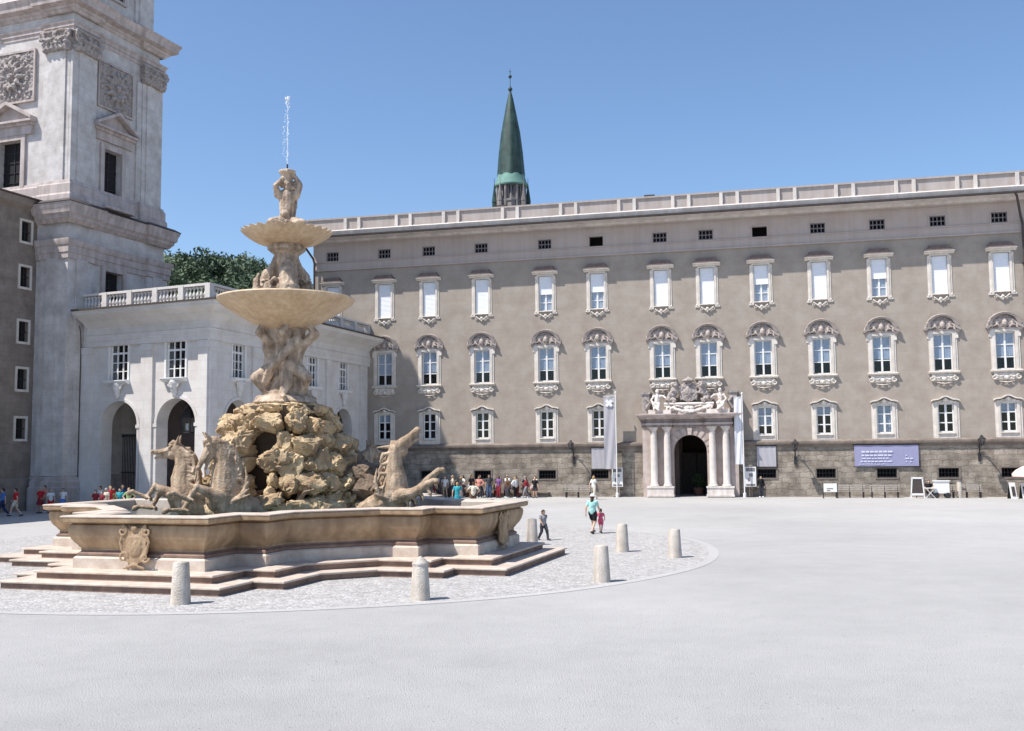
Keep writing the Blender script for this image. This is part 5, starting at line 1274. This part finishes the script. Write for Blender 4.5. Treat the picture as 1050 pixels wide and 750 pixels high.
# triton on top
q = MB(); Mz = Matrix.Rotation(VA, 4, 'Z') @ Matrix.Scale(1.22,4,(1,0,0)) @ Matrix.Scale(1.3,4,(0,1,0)); Z0 = 11.75
P = lambda x,y,z: tuple(Mz @ Vector((x,y,0)) + Vector((0,0,Z0+z)))      # x towards the viewer, y to the viewer's right
for s in (-1,1):
    q.chain([P(.0,.12*s,.5),P(.32,.42*s,.36),P(.36,-.02*s,.18),P(.2,-.5*s,.14)], [.24,.2,.16,.1]); q.tube([P(.2,-.5*s,.14),P(.1,-.7*s,.2),P(0,-.72*s,.36)],[.1,.1,.04],7)
q.chain([P(0,0,.45),P(-.02,-.02,.8),P(0,0,1.15),P(-.02,0,1.5)], [.31,.25,.28,.3]); q.cap(P(0,-.04,.62),P(.1,-.05,.75),.26,.2)
for s in (-1,1): q.cap(P(0,.13*s,1.5),P(-.02,.25*s,1.55),.19,.17)
q.cap(P(0,.27,1.55),P(.02,.36,1.92),.14,.11); q.cap(P(.02,.36,1.92),P(0,.2,2.3),.11,.08)
q.cap(P(0,-.27,1.55),P(.14,-.32,1.84),.14,.11); q.cap(P(.14,-.32,1.84),P(.12,-.14,2.1),.11,.08)
q.cap(P(0,0,1.55),P(.02,0,1.75),.13,.12); q.ball(P(.03,0,1.92),(.18,.18,.23)); q.ball(P(.2,0,1.9),(.05,.05,.06)); q.ball(P(-.03,0,2.0),(.2,.2,.2))
for k in range(7): q.ball(P(.14*math.cos(k),.2*math.sin(k),1.78+.03*k),.08)
q.chain([P(-.2,.1,.5),P(-.22,.2,1.2),P(-.1,.22,2.0)],[.14,.12,.12])
q.lathe([(.17,2.02),(.2,2.12),(.24,2.3),(.32,2.38),(.32,2.46),(.2,2.5)],12,(0,0,Z0))
link('triton', q.remesh('triton', M_['statue'], .022, .015, 6, .010, 20, seed=9), ftn, OFF)
q = MB(); q.tube([(0,0,Z0+2.4),(0,0,Z0+2.72)],.03,8); q.build('nozzle', M_['iron'], ftn, OFF)
# water jet: broken streak and droplets
M_['spray'] = mat('white_water', (.85,.88,.92), .15, 0, 2., spec=.6)
jet = tag(link('water_jet', None), 'thin white water jet rising from the top of the fountain', 'water jet')
bpy.data.objects.remove(jet)
rs = np.random.RandomState(5); q = MB()
for k in range(110):
    t = rs.rand()**.8; z = 14.5+2.6*t; s_ = .01+.022*t; x, y = rs.normal(0,s_,2); r_ = rs.uniform(.006,.014)
    q.ball((x,y,z),(r_,r_,r_*rs.uniform(1.5,5)),5,4)
for k in range(60):
    t = rs.rand(); z = 14.7+2.3*t; x = .1+.05*math.sin(t*5)+rs.normal(0,.03); q.ball((-x,rs.normal(0,.03),z),(.009,.009,.02),5,4)
for k in range(16): q.ball((rs.normal(0,.035),rs.normal(0,.035),17.0+rs.normal(0,.06)),(.03,.03,.05),6,4)
for k in range(10): z = 14.45+.22*k; q.tube([(rs.normal(0,.012),rs.normal(0,.012),z),(rs.normal(0,.012),0,z+.1),(rs.normal(0,.012),0,z+.17)],[.006,.012,.005],5)
o = q.build('water_jet', M_['spray'], None, (FC[0],FC[1],.224)); o.scale = (.936,)*3; tag(o, 'thin white water jet rising from the top of the fountain', 'water jet')

# =================================================================== BOLLARDS
random.seed(11)
q = MB(); q.lathe([(.245,0),(.24,.03),(.188,.955),(.172,.99),(.12,1.005),(0,1.012)], 20, wave=lambda a,j,r,z:(r*(1+.012*math.sin(3*a+j)+.008*math.sin(7*a)), z)); 
bme = q.mesh('bollard', M_['bollard'], angle=30)
for ch in ftn.children:
    if ch.name.split('.')[0] in ('rockwork','rock_core','supporting_figures','large_bowl','bowl_water','dolphins','bowl_foot','shell_bowl','triton','nozzle'): ch.scale = (1.12,1.12,.936) if ch.name.startswith('supporting') else (.936,)*3
BL = [((-7.95,25.0),1.0,'stone bollard at the left in front of the fountain steps'),
      ((-2.26,25.3),1.06,'stone bollard with a pointed cap in front of the fountain steps, nearest the middle'),
      ((2.38,28.45),.98,'stone bollard standing nearest beyond the right corner of the fountain steps'),
      ((3.83,36.9),.98,'stone bollard standing behind two others, near the walking woman'),
      ((5.34,34.7),.94,'rightmost stone bollard at the edge of the cobbles'),
      ((.70,39.9),1.0,'stone bollard partly hidden by the right arm of the basin beside the boy')]
for i, ((x,y),h,lab) in enumerate(BL):
    t = tag(link('stone_bollard', bme, None, (x,y,0), random.random()*6), lab, 'bollard', 'stone bollards around the fountain')
    t.scale = (1.0,1.0,h)
    if i == 1:
        t.scale = (1,1,.9)
        q = MB(); q.lathe([(.19,.90),(.205,.95),(.20,.99),(.10,1.10),(.0,1.17)],16); q.build('cap', M_['bollard'], t)

# =================================================================== PEOPLE
SK = [mat('skin_light', (.55,.36,.27), .6, .05, 8.), mat('skin_tan', (.40,.25,.17), .6, .05, 8.), mat('skin_brown', (.20,.115,.075), .6, .05, 8.)]
def cloth(n, c): return mat('cloth_'+n, c, .9, .08, 9., .3, 30, .1)
CL = {n: cloth(n,c) for n,c in dict(white=(.72,.71,.70),cream=(.62,.56,.46),black=(.02,.02,.022),charcoal=(.06,.06,.07),grey=(.25,.25,.27),navy=(.03,.045,.11),blue=(.08,.2,.5),lightblue=(.35,.5,.68),teal=(.04,.30,.36),red=(.5,.03,.035),darkred=(.22,.03,.04),pink=(.62,.12,.2),salmon=(.62,.28,.22),green=(.10,.25,.10),lime=(.32,.45,.20),khaki=(.32,.26,.17),brown=(.12,.07,.045),turquoise=(.35,.62,.58),denim=(.09,.13,.22),purple=(.2,.1,.25)).items()}
HAIR = {n: mat('hair_'+n, c, .7, .15, 20.) for n,c in dict(brown=(.06,.035,.02),black=(.015,.012,.012),blonde=(.38,.26,.12),grey=(.35,.34,.33)).items()}
def joints(pose, kid=False):
    J = dict(pel=(0,0,.95), chest=(0,.0,1.28), neck=(0,.0,1.46), head=(0,.025,1.60))
    for s, n in ((-1,'l'),(1,'r')):
        J['hip'+n] = (s*.09,0,.92); J['kn'+n] = (s*.10,.02,.50); J['an'+n] = (s*.105,-.02,.09); J['to'+n] = (s*.13,.15,.035)
        J['sh'+n] = (s*.18,-.01,1.40); J['el'+n] = (s*.245,-.03,1.13); J['wr'+n] = (s*.255,.06,.89)
    if pose == 'walk':
        J['knl'] = (-.10,.20,.53); J['anl'] = (-.10,.28,.12); J['tol'] = (-.12,.44,.09)
        J['knr'] = (.10,-.03,.49); J['anr'] = (.10,-.33,.13); J['tor'] = (.12,-.20,.035)
        J['ell'] = (-.24,-.16,1.15); J['wrl'] = (-.25,-.16,.90); J['elr'] = (.24,.10,1.15); J['wrr'] = (.22,.26,.98)
    if pose == 'lean':      # weight on one leg, hand raised
        J['knl'] = (-.14,.07,.51); J['anl'] = (-.18,.05,.09); J['tol'] = (-.24,.2,.035)
        J['elr'] = (.26,.10,1.18); J['wrr'] = (.12,.26,1.38)
    if pose == 'hips':
        J['ell'] = (-.38,-.05,1.17); J['wrl'] = (-.2,.06,1.0); J['elr'] = (.38,-.05,1.17); J['wrr'] = (.2,.06,1.0)
    if pose == 'sit':
        for n in ('pel','chest','neck','head','shl','shr','ell','elr','wrl','wrr','hipl','hipr'):
            x,y,z = J[n]; J[n] = (x, y, z-.48)
        J['head'] = (0,.06,1.11)
        for s, n in ((-1,'l'),(1,'r')):
            J['kn'+n] = (s*.13,.42,.50); J['an'+n] = (s*.13,.40,.09); J['to'+n] = (s*.15,.58,.035)
            J['el'+n] = (s*.25,.08,.68); J['wr'+n] = (s*.12,.30,.60)
    return {k: Vector(v) for k, v in J.items()}
def body(J, kid):
    q = MB(); hk = 1.28 if kid else 1.
    q.chain([J['pel'], (J['pel']+J['chest'])/2, J['chest']], [.135,.12,.14]); q.ball(J['pel'], (.165,.11,.12)); q.ball((J['chest']+Vector((0,0,.05))), (.17,.105,.15))
    q.cap(J['chest']+Vector((0,0,.12)), J['neck'], .085, .055); q.cap(J['neck'], J['head'], .055, .055)
    h = J['head']; q.ball(h+Vector((0,-.005,.02*hk)), (.077*hk,.092*hk,.1*hk)); q.ball(h+Vector((0,.03,-.045*hk)), (.055*hk,.06*hk,.055*hk))
    q.ball(h+Vector((0,.102*hk,-.012)), (.014,.022,.022)); 
    for s in (-1,1): q.ball(h+Vector((s*.078*hk,-.005,-.005)), (.014,.022,.032)); q.ball(h+Vector((s*.03,.083*hk,.028)), (.022,.012,.008))
    q.ball(h+Vector((0,.088*hk,-.055)), (.026,.012,.009))
    for n in 'lr':
        q.chain([J['hip'+n],J['kn'+n],J['an'+n]], [.092,.058,.04]); q.cap(J['an'+n]-Vector((0,.02,.03)), J['to'+n], .045, .035)
        q.cap(J['sh'+n]+Vector((0,0,-.01)), J['chest']+Vector((0,0,.08)), .06, .09)
        q.chain([J['sh'+n],J['el'+n],J['wr'+n]], [.055,.042,.028])
    return q
def hands(q, J):
    for s, n in ((-1,'l'),(1,'r')):
        d = (J['wr'+n]-J['el'+n]).normalized(); p = J['wr'+n]; a = d.cross(Vector((s,0,0)))
        a = a.normalized() if a.length > .1 else Vector((0,1,0)); c = d.cross(a).normalized()
        q.ball(p+d*.045, (.036,.036,.036), 8, 6); pc = p+d*.05
        for k in range(4):
            b0 = pc+a*(-.027+.018*k)+d*.02; L = (.055,.068,.072,.06)[k]
            q.tube([b0, b0+d*L*.5-c*s*.006, b0+d*L-c*s*.022], [.0095,.0088,.007], 5)
        q.tube([p+a*.025+d*.02, p+a*.055+d*.045, p+a*.058+d*.08], [.011,.01,.008], 5)
def clothes_top(J, kid, sleeve=.55, long=False):
    q = MB(); e = .02
    q.chain([J['pel']+Vector((0,0,.02)), (J['pel']+J['chest'])/2, J['chest']], [.135+e,.125+e,.14+e]); q.ball(J['pel']+Vector((0,0,.0)), (.175,.13,.10)); q.ball(J['chest']+Vector((0,0,.05)), (.188,.122,.16))
    for n in 'lr':
        q.cap(J['sh'+n]+Vector((0,0,-.005)), J['chest']+Vector((0,0,.08)), .072, .1)
        el = J['sh'+n].lerp(J['el'+n], 1. if long else sleeve); q.cap(J['sh'+n], el, .073, .06)
        if long: q.cap(J['el'+n], J['el'+n].lerp(J['wr'+n],.92), .058, .043)
    return q
def clothes_bottom(J, kind):
    q = MB(); q.ball(J['pel']+Vector((0,0,-.02)), (.178,.128,.12))
    if kind == 'skirt':
        a = J['pel']; b_ = (J['knl']+J['knr'])/2+Vector((0,0,.06))
        q.tube([a+Vector((0,0,.05)), a.lerp(b_,.4), b_], [.15,.2,.25], 16)
        return q
    f = .62 if kind == 'shorts' else 1.
    for n in 'lr':
        k = J['hip'+n].lerp(J['kn'+n], min(1,f*1.1)); q.cap(J['hip'+n], k, .112, .088)
        if kind == 'trousers': q.cap(J['kn'+n], J['kn'+n].lerp(J['an'+n],.95), .085, .065)
    return q
def hair_mesh(J, kid, long):
    q = MB(); h = J['head']; k = 1.28 if kid else 1.
    q.ball(h+Vector((0,-.022,.035*k)), (.088*k,.095*k,.10*k)); q.ball(h+Vector((0,-.04,-.01)), (.082*k,.075*k,.09*k))
    if long: q.chain([h+Vector((0,-.06,0)), h+Vector((0,-.085,-.16)), h+Vector((0,-.09,-.26))], [.08,.075,.04])
    return q
def hat_mesh(J):
    q = MB(); h = J['head']; q.lathe([(.165,.05),(.17,.06),(.1,.075),(.098,.13),(.07,.16),(0,.165)],18,tuple(h)); return q
def shoes_mesh(J):
    q = MB()
    for n in 'lr': q.cap(J['an'+n]-Vector((0,.03,.035)), J['to'+n]+Vector((0,.01,.0)), .055, .043)
    return q
PR = {}
def proto(pose, kid, bottom, long_sleeve, long_hair, hat=False):
    key = (pose, kid)
    if key not in PR:
        J = joints(pose, kid); b_ = body(J, kid).remesh('person', SK[0], .014)
        hq = MB(); hands(hq, J); bmh = bmesh.new(); bmh.from_mesh(b_); tmp = hq.mesh('t', SK[0]); bmh.from_mesh(tmp); bmh.to_mesh(b_); bmh.free(); b_.polygons.foreach_set('use_smooth',[True]*len(b_.polygons))
        sh = shoes_mesh(J).remesh('shoes', CL['charcoal'], .014); 
        PR[key] = (J, b_, sh)
    J, b_, sh = PR[key]
    def get(k, fn, v=.016):
        if k not in PR: PR[k] = fn().remesh(k[0], CL['white'], v, .012, 9, seed=1)
        return PR[k]
    top = get(('top',pose,kid,long_sleeve), lambda: clothes_top(J, kid, .55, long_sleeve))
    bot = get((bottom,pose,kid), lambda: clothes_bottom(J, bottom))
    hr = get(('hair',pose,kid,long_hair), lambda: hair_mesh(J, kid, long_hair))
    ht = None
    if hat:
        k = ('hat',pose,kid)
        if k not in PR: PR[k] = hat_mesh(J).mesh('hat', CL['white'])
        ht = PR[k]
    return J, b_, sh, top, bot, hr, ht
def setm(o, m): 
    o.material_slots[0].link = 'OBJECT'; o.material_slots[0].material = m
def person(x, y, heading, label, pose='stand', kid=False, h=1.7, top='white', bottom='trousers', bcol='denim', hair='brown', sleeve=False, lhair=False, hat=None, skin=0, group=None, z=0.):
    J, b_, sh, tp, bt, hr, ht = proto(pose, kid, bottom, sleeve, lhair, hat is not None)
    s = h/1.7; o = link('person', b_, None, (x,y,z), heading-math.pi/2); o.scale = (s*(1.04 if not kid else 1.1),s*(1.0 if not kid else 1.1),s); setm(o, SK[skin])
    c = link('shirt', tp, o); setm(c, CL[top]); c = link('skirt' if bottom=='skirt' else bottom, bt, o); setm(c, CL[bcol])
    c = link('hair', hr, o); setm(c, HAIR[hair]); c = link('shoes', sh, o); setm(c, CL['charcoal'] if (x*10)%2 < 1 else CL['white'])
    if hat: c = link('hat', ht, o); setm(c, CL[hat])
    return tag(o, label, 'person', group)
random.seed(99)
# walkers on the square (headings are world angles; pi/2 = away from the camera)
person(3.43, 45.15, R(60), 'woman in a white sun hat, pale turquoise top and black shorts walking with a child', 'walk', h=1.66, top='turquoise', bottom='shorts', bcol='black', hat='white', skin=0, lhair=True)
person(3.80, 45.5, R(75), 'small child in pink walking beside the woman in the sun hat', 'walk', True, 1.02, 'pink','shorts','pink','brown', skin=0)
person(1.2, 42.0, R(-60), 'boy in a grey shirt and dark trousers walking beside the half hidden bollard', 'walk', True, 1.18, 'grey','trousers','charcoal','brown', skin=1)
person(rw(-6.1,-5.2,0)[0], rw(-6.1,-5.2,0)[1], R(35), 'fair haired person in white walking past the bench left of the portal', 'walk', h=1.75, top='white', bottom='trousers', bcol='cream', hair='blonde', lhair=True)
def px(p, Z): return (p-525)/1060*Z
person(px(468,66.), 66., R(70), 'woman in a teal blouse and teal skirt walking towards the crowd', 'walk', h=1.68, top='teal', bottom='skirt', bcol='teal', hair='blonde', skin=0)
person(px(484.5,65.5), 65.5, R(85), 'person in a cream top and brown shorts next to the woman in teal', 'hips', h=1.72, top='cream', bottom='shorts', bcol='brown', hair='brown', skin=1)
person(px(5.5,63), 63, R(200), 'person in a blue shirt and dark trousers walking at the far left edge', 'walk', h=1.66, top='blue', bottom='trousers', bcol='navy', hair='black', skin=0)
person(px(18.5,62.6), 62.6, R(190), 'person in a bright red top and pale shorts walking at the far left', 'walk', h=1.68, top='red', bottom='shorts', bcol='cream', hair='brown', skin=0)
g_ = 'people in front of the cathedral tower'
person(px(43.5,66), 66, R(-110), 'person in a wide red top at the foot of the tower, left of the pair', 'hips', h=1.62, top='red', bottom='skirt', bcol='darkred', hair='grey', skin=1, group=g_)
person(px(48,66.8), 66.8, R(-140), 'person in a salmon top behind the red top at the foot of the tower', 'lean', h=1.72, top='salmon', bottom='trousers', bcol='grey', hair='brown', group=g_)
person(px(54,66), 66, R(-60), 'person in a pale shirt and red shorts at the foot of the tower', 'stand', h=1.5, top='white', bottom='shorts', bcol='red', hair='blonde', group=g_)
person(px(66.5,66), 66, R(-90), 'person in a white top and bright blue skirt standing alone below the tower', 'lean', h=1.55, top='white', bottom='skirt', bcol='blue', hair='black', group=g_)
g_ = 'people standing in front of the arcade'
for i,(p_,Z,h_,ps,tp,bt,bc,hc,lab) in enumerate([
    (99.5,63,1.52,'lean','darkred','skirt','darkred','black','leftmost person by the arcade, all in dark red'),
    (104.5,63.4,1.74,'hips','white','trousers','charcoal','brown','tall person in a white shirt behind the dark red group by the arcade'),
    (106.5,62.6,1.45,'stand','darkred','shorts','brown','brown','shorter person in a dark red shirt and brown shorts by the arcade'),
    (110.5,63,1.62,'stand','cream','trousers','darkred','grey','grey haired person in a cream top and dark red trousers by the arcade'),
    (114.5,63.2,1.74,'hips','red','shorts','salmon','blonde','person in a bright red top and salmon shorts by the arcade'),
    (118.5,63.6,1.6,'stand','green','trousers','khaki','brown','person in a green shirt and khaki trousers by the arcade'),
    (124.5,63.2,1.6,'lean','teal','shorts','grey','black','person in a teal shirt and grey shorts by the arcade'),
    (127,63.9,1.8,'stand','navy','trousers','black','black','tall person in dark navy behind the teal shirt by the arcade'),
    (133.5,63,1.62,'hips','lime','trousers','lime','blonde','person in light green clothes, last on the right by the arcade'),
    (187.5,62.6,1.66,'stand','grey','trousers','charcoal','grey','person in grey glimpsed between the two horse statues')]):
    person(px(p_,Z), Z, R(random.uniform(-150,-30)), lab, ps, h=h_, top=tp, bottom=bt, bcol=bc, hair=hc, skin=i%2, group=g_, lhair=(i%3==0))
# crowd along the palace wall
cr = 'crowd along the palace wall'
tops = ['black','white','charcoal','navy','grey','white','black','pink','cream','navy','white','charcoal','lightblue','white','black','khaki','navy','salmon','grey','white','charcoal','black','lightblue','purple','navy','white','brown','black','white','white','black','charcoal','darkred','white','cream','black']
bots = ['denim','charcoal','khaki','black','darkred','navy','grey']
nC = len(tops); words = {'black':'black','white':'white','charcoal':'charcoal','navy':'navy','grey':'grey','pink':'pink','cream':'cream','lightblue':'light blue','khaki':'khaki','salmon':'salmon','purple':'purple','brown':'brown','darkred':'dark red'}
ordn = ['first','second','third','fourth','fifth','sixth','seventh','eighth','ninth','tenth']
cnt = {}; tot = {t: tops.count(t) for t in tops}
for i in range(nC):
    u = -20.0+8.9*(i+.5)/nC+random.uniform(-.08,.08)
    row = i%3; y = -.64 if row == 0 else -(.65+.95*row+random.uniform(-.15,.15)); x_, y_, _ = rw(u, y, 0)
    tp = tops[i]; cnt[tp] = cnt.get(tp,0)+1
    sit = row == 0
    ps = 'sit' if sit else random.choice(['stand','lean','hips','stand','walk'])
    wh = 'sitting' if sit else 'standing'
    pos = ('the only %s top' % words[tp]) if tot[tp]==1 else ('%s %s top from left' % (ordn[cnt[tp]-1], words[tp]))
    person(x_, y_, R(-104+random.uniform(-18,18)) if sit else R(random.uniform(-180,0)), 'person %s in the palace wall crowd, %s' % (wh, pos), ps, h=random.uniform(1.56,1.82), top=tp, bottom=random.choice(['trousers','shorts','trousers','skirt']), bcol=random.choice(bots),
           hair=random.choice(['brown','black','black','blonde','grey']), skin=random.choice([0,0,1,1,2]), group=cr, lhair=random.random()<.4, sleeve=random.random()<.2, z=.0)
person(*rw(17.8,-1.1,0)[:2], R(-100), 'person in black sitting behind the small folding table', 'sit', h=1.75, top='black', bottom='trousers', bcol='black', hair='black')
person(*rw(5.95,-1.0,0)[:2], R(-80), 'person in black standing beside the white poster case', 'stand', h=1.6, top='black', bottom='trousers', bcol='charcoal', hair='black', sleeve=True)
person(*rw(24.3,-1.6,0)[:2], R(-90), 'person in a dark red top sitting in the shade of the parasol', 'sit', h=1.7, top='darkred', bottom='trousers', bcol='black', hair='brown')
# seats under the sitting people
def stool(x, y, label, rz=0, grp=None):
    t = thing('stool', label, 'stool', (x,y,0), rz, grp)
    q = MB(); q.box(-.19,.19,-.17,.17,.33,.37); q.build('seat', M_['iron'], t, smooth=False)
    for a in (-1,1):
        for b_ in (-1,1): q = MB(); q.tube([(a*.16,b_*.14,.33),(a*.18,b_*.16,0)],.015,5); q.build('leg', M_['iron'], t)
stool(*rw(17.8,-1.1,0)[:2], 'dark stool under the person behind the small folding table'); stool(*rw(24.3,-1.6,0)[:2], 'dark stool under the person below the parasol')
t = tag(MB().build('x', None) if False else link('kerb_bench', None), 'x', 'x'); bpy.data.objects.remove(t)
t = thing('low_wall_bench', 'long low stone seat behind the crowd at the palace wall', 'bench', rw(-15.4,-.5,0), RZ)
q = MB(); q.box(-4.9,4.9,-.3,.36,.31,.365); q.build('seat', M_['ledge'], t, smooth=False)
q = MB(); q.box(-4.8,4.8,-.12,.36,0,.31); q.build('base', M_['basewall'], t, smooth=False)

# =================================================================== LIGHT, SKY, CAMERA
sc_ = bpy.context.scene
tr = Vector((.57,.262,-1.)).normalized()
sun = bpy.data.lights.new('sun','SUN'); sun.energy = 5.0; sun.angle = R(.5); sun.color = (1.,.95,.885)
so = bpy.data.objects.new('sun', sun); COL.objects.link(so); so.rotation_euler = tr.to_track_quat('-Z','Y').to_euler(); so.location = (-40,-20,80)
wd = bpy.data.worlds.new('World'); sc_.world = wd; wd.use_nodes = True; nt = wd.node_tree
sk = nt.nodes.new('ShaderNodeTexSky'); sk.sky_type = 'NISHITA'; sk.sun_disc = False
sk.sun_elevation = math.asin(-tr.z); sk.sun_rotation = math.atan2(-tr.x, -tr.y); sk.altitude = 400; sk.air_density = 1.05; sk.dust_density = .75; sk.ozone_density = 5.
bg = nt.nodes['Background']; nt.links.new(sk.outputs[0], bg.inputs['Color']); bg.inputs['Strength'].default_value = .127
f = 1060.
cam = bpy.data.cameras.new('camera'); co_ = bpy.data.objects.new('camera', cam); COL.objects.link(co_); sc_.camera = co_
cam.sensor_width = 36; cam.lens = f/1050*36; cam.clip_end = 6000; cam.clip_start = .1
co_.matrix_world = Matrix.Translation((0,0,3.5)) @ Matrix.Rotation(math.pi/2+math.atan(90/f), 4, 'X') @ Matrix.Rotation(-.0098, 4, 'Z')
sc_.view_settings.view_transform = 'Standard'; sc_.view_settings.look = 'None'; sc_.view_settings.exposure = .45; sc_.view_settings.gamma = 1
sc_.render.engine = 'CYCLES'; sc_.cycles.max_bounces = 6; sc_.cycles.transparent_max_bounces = 12
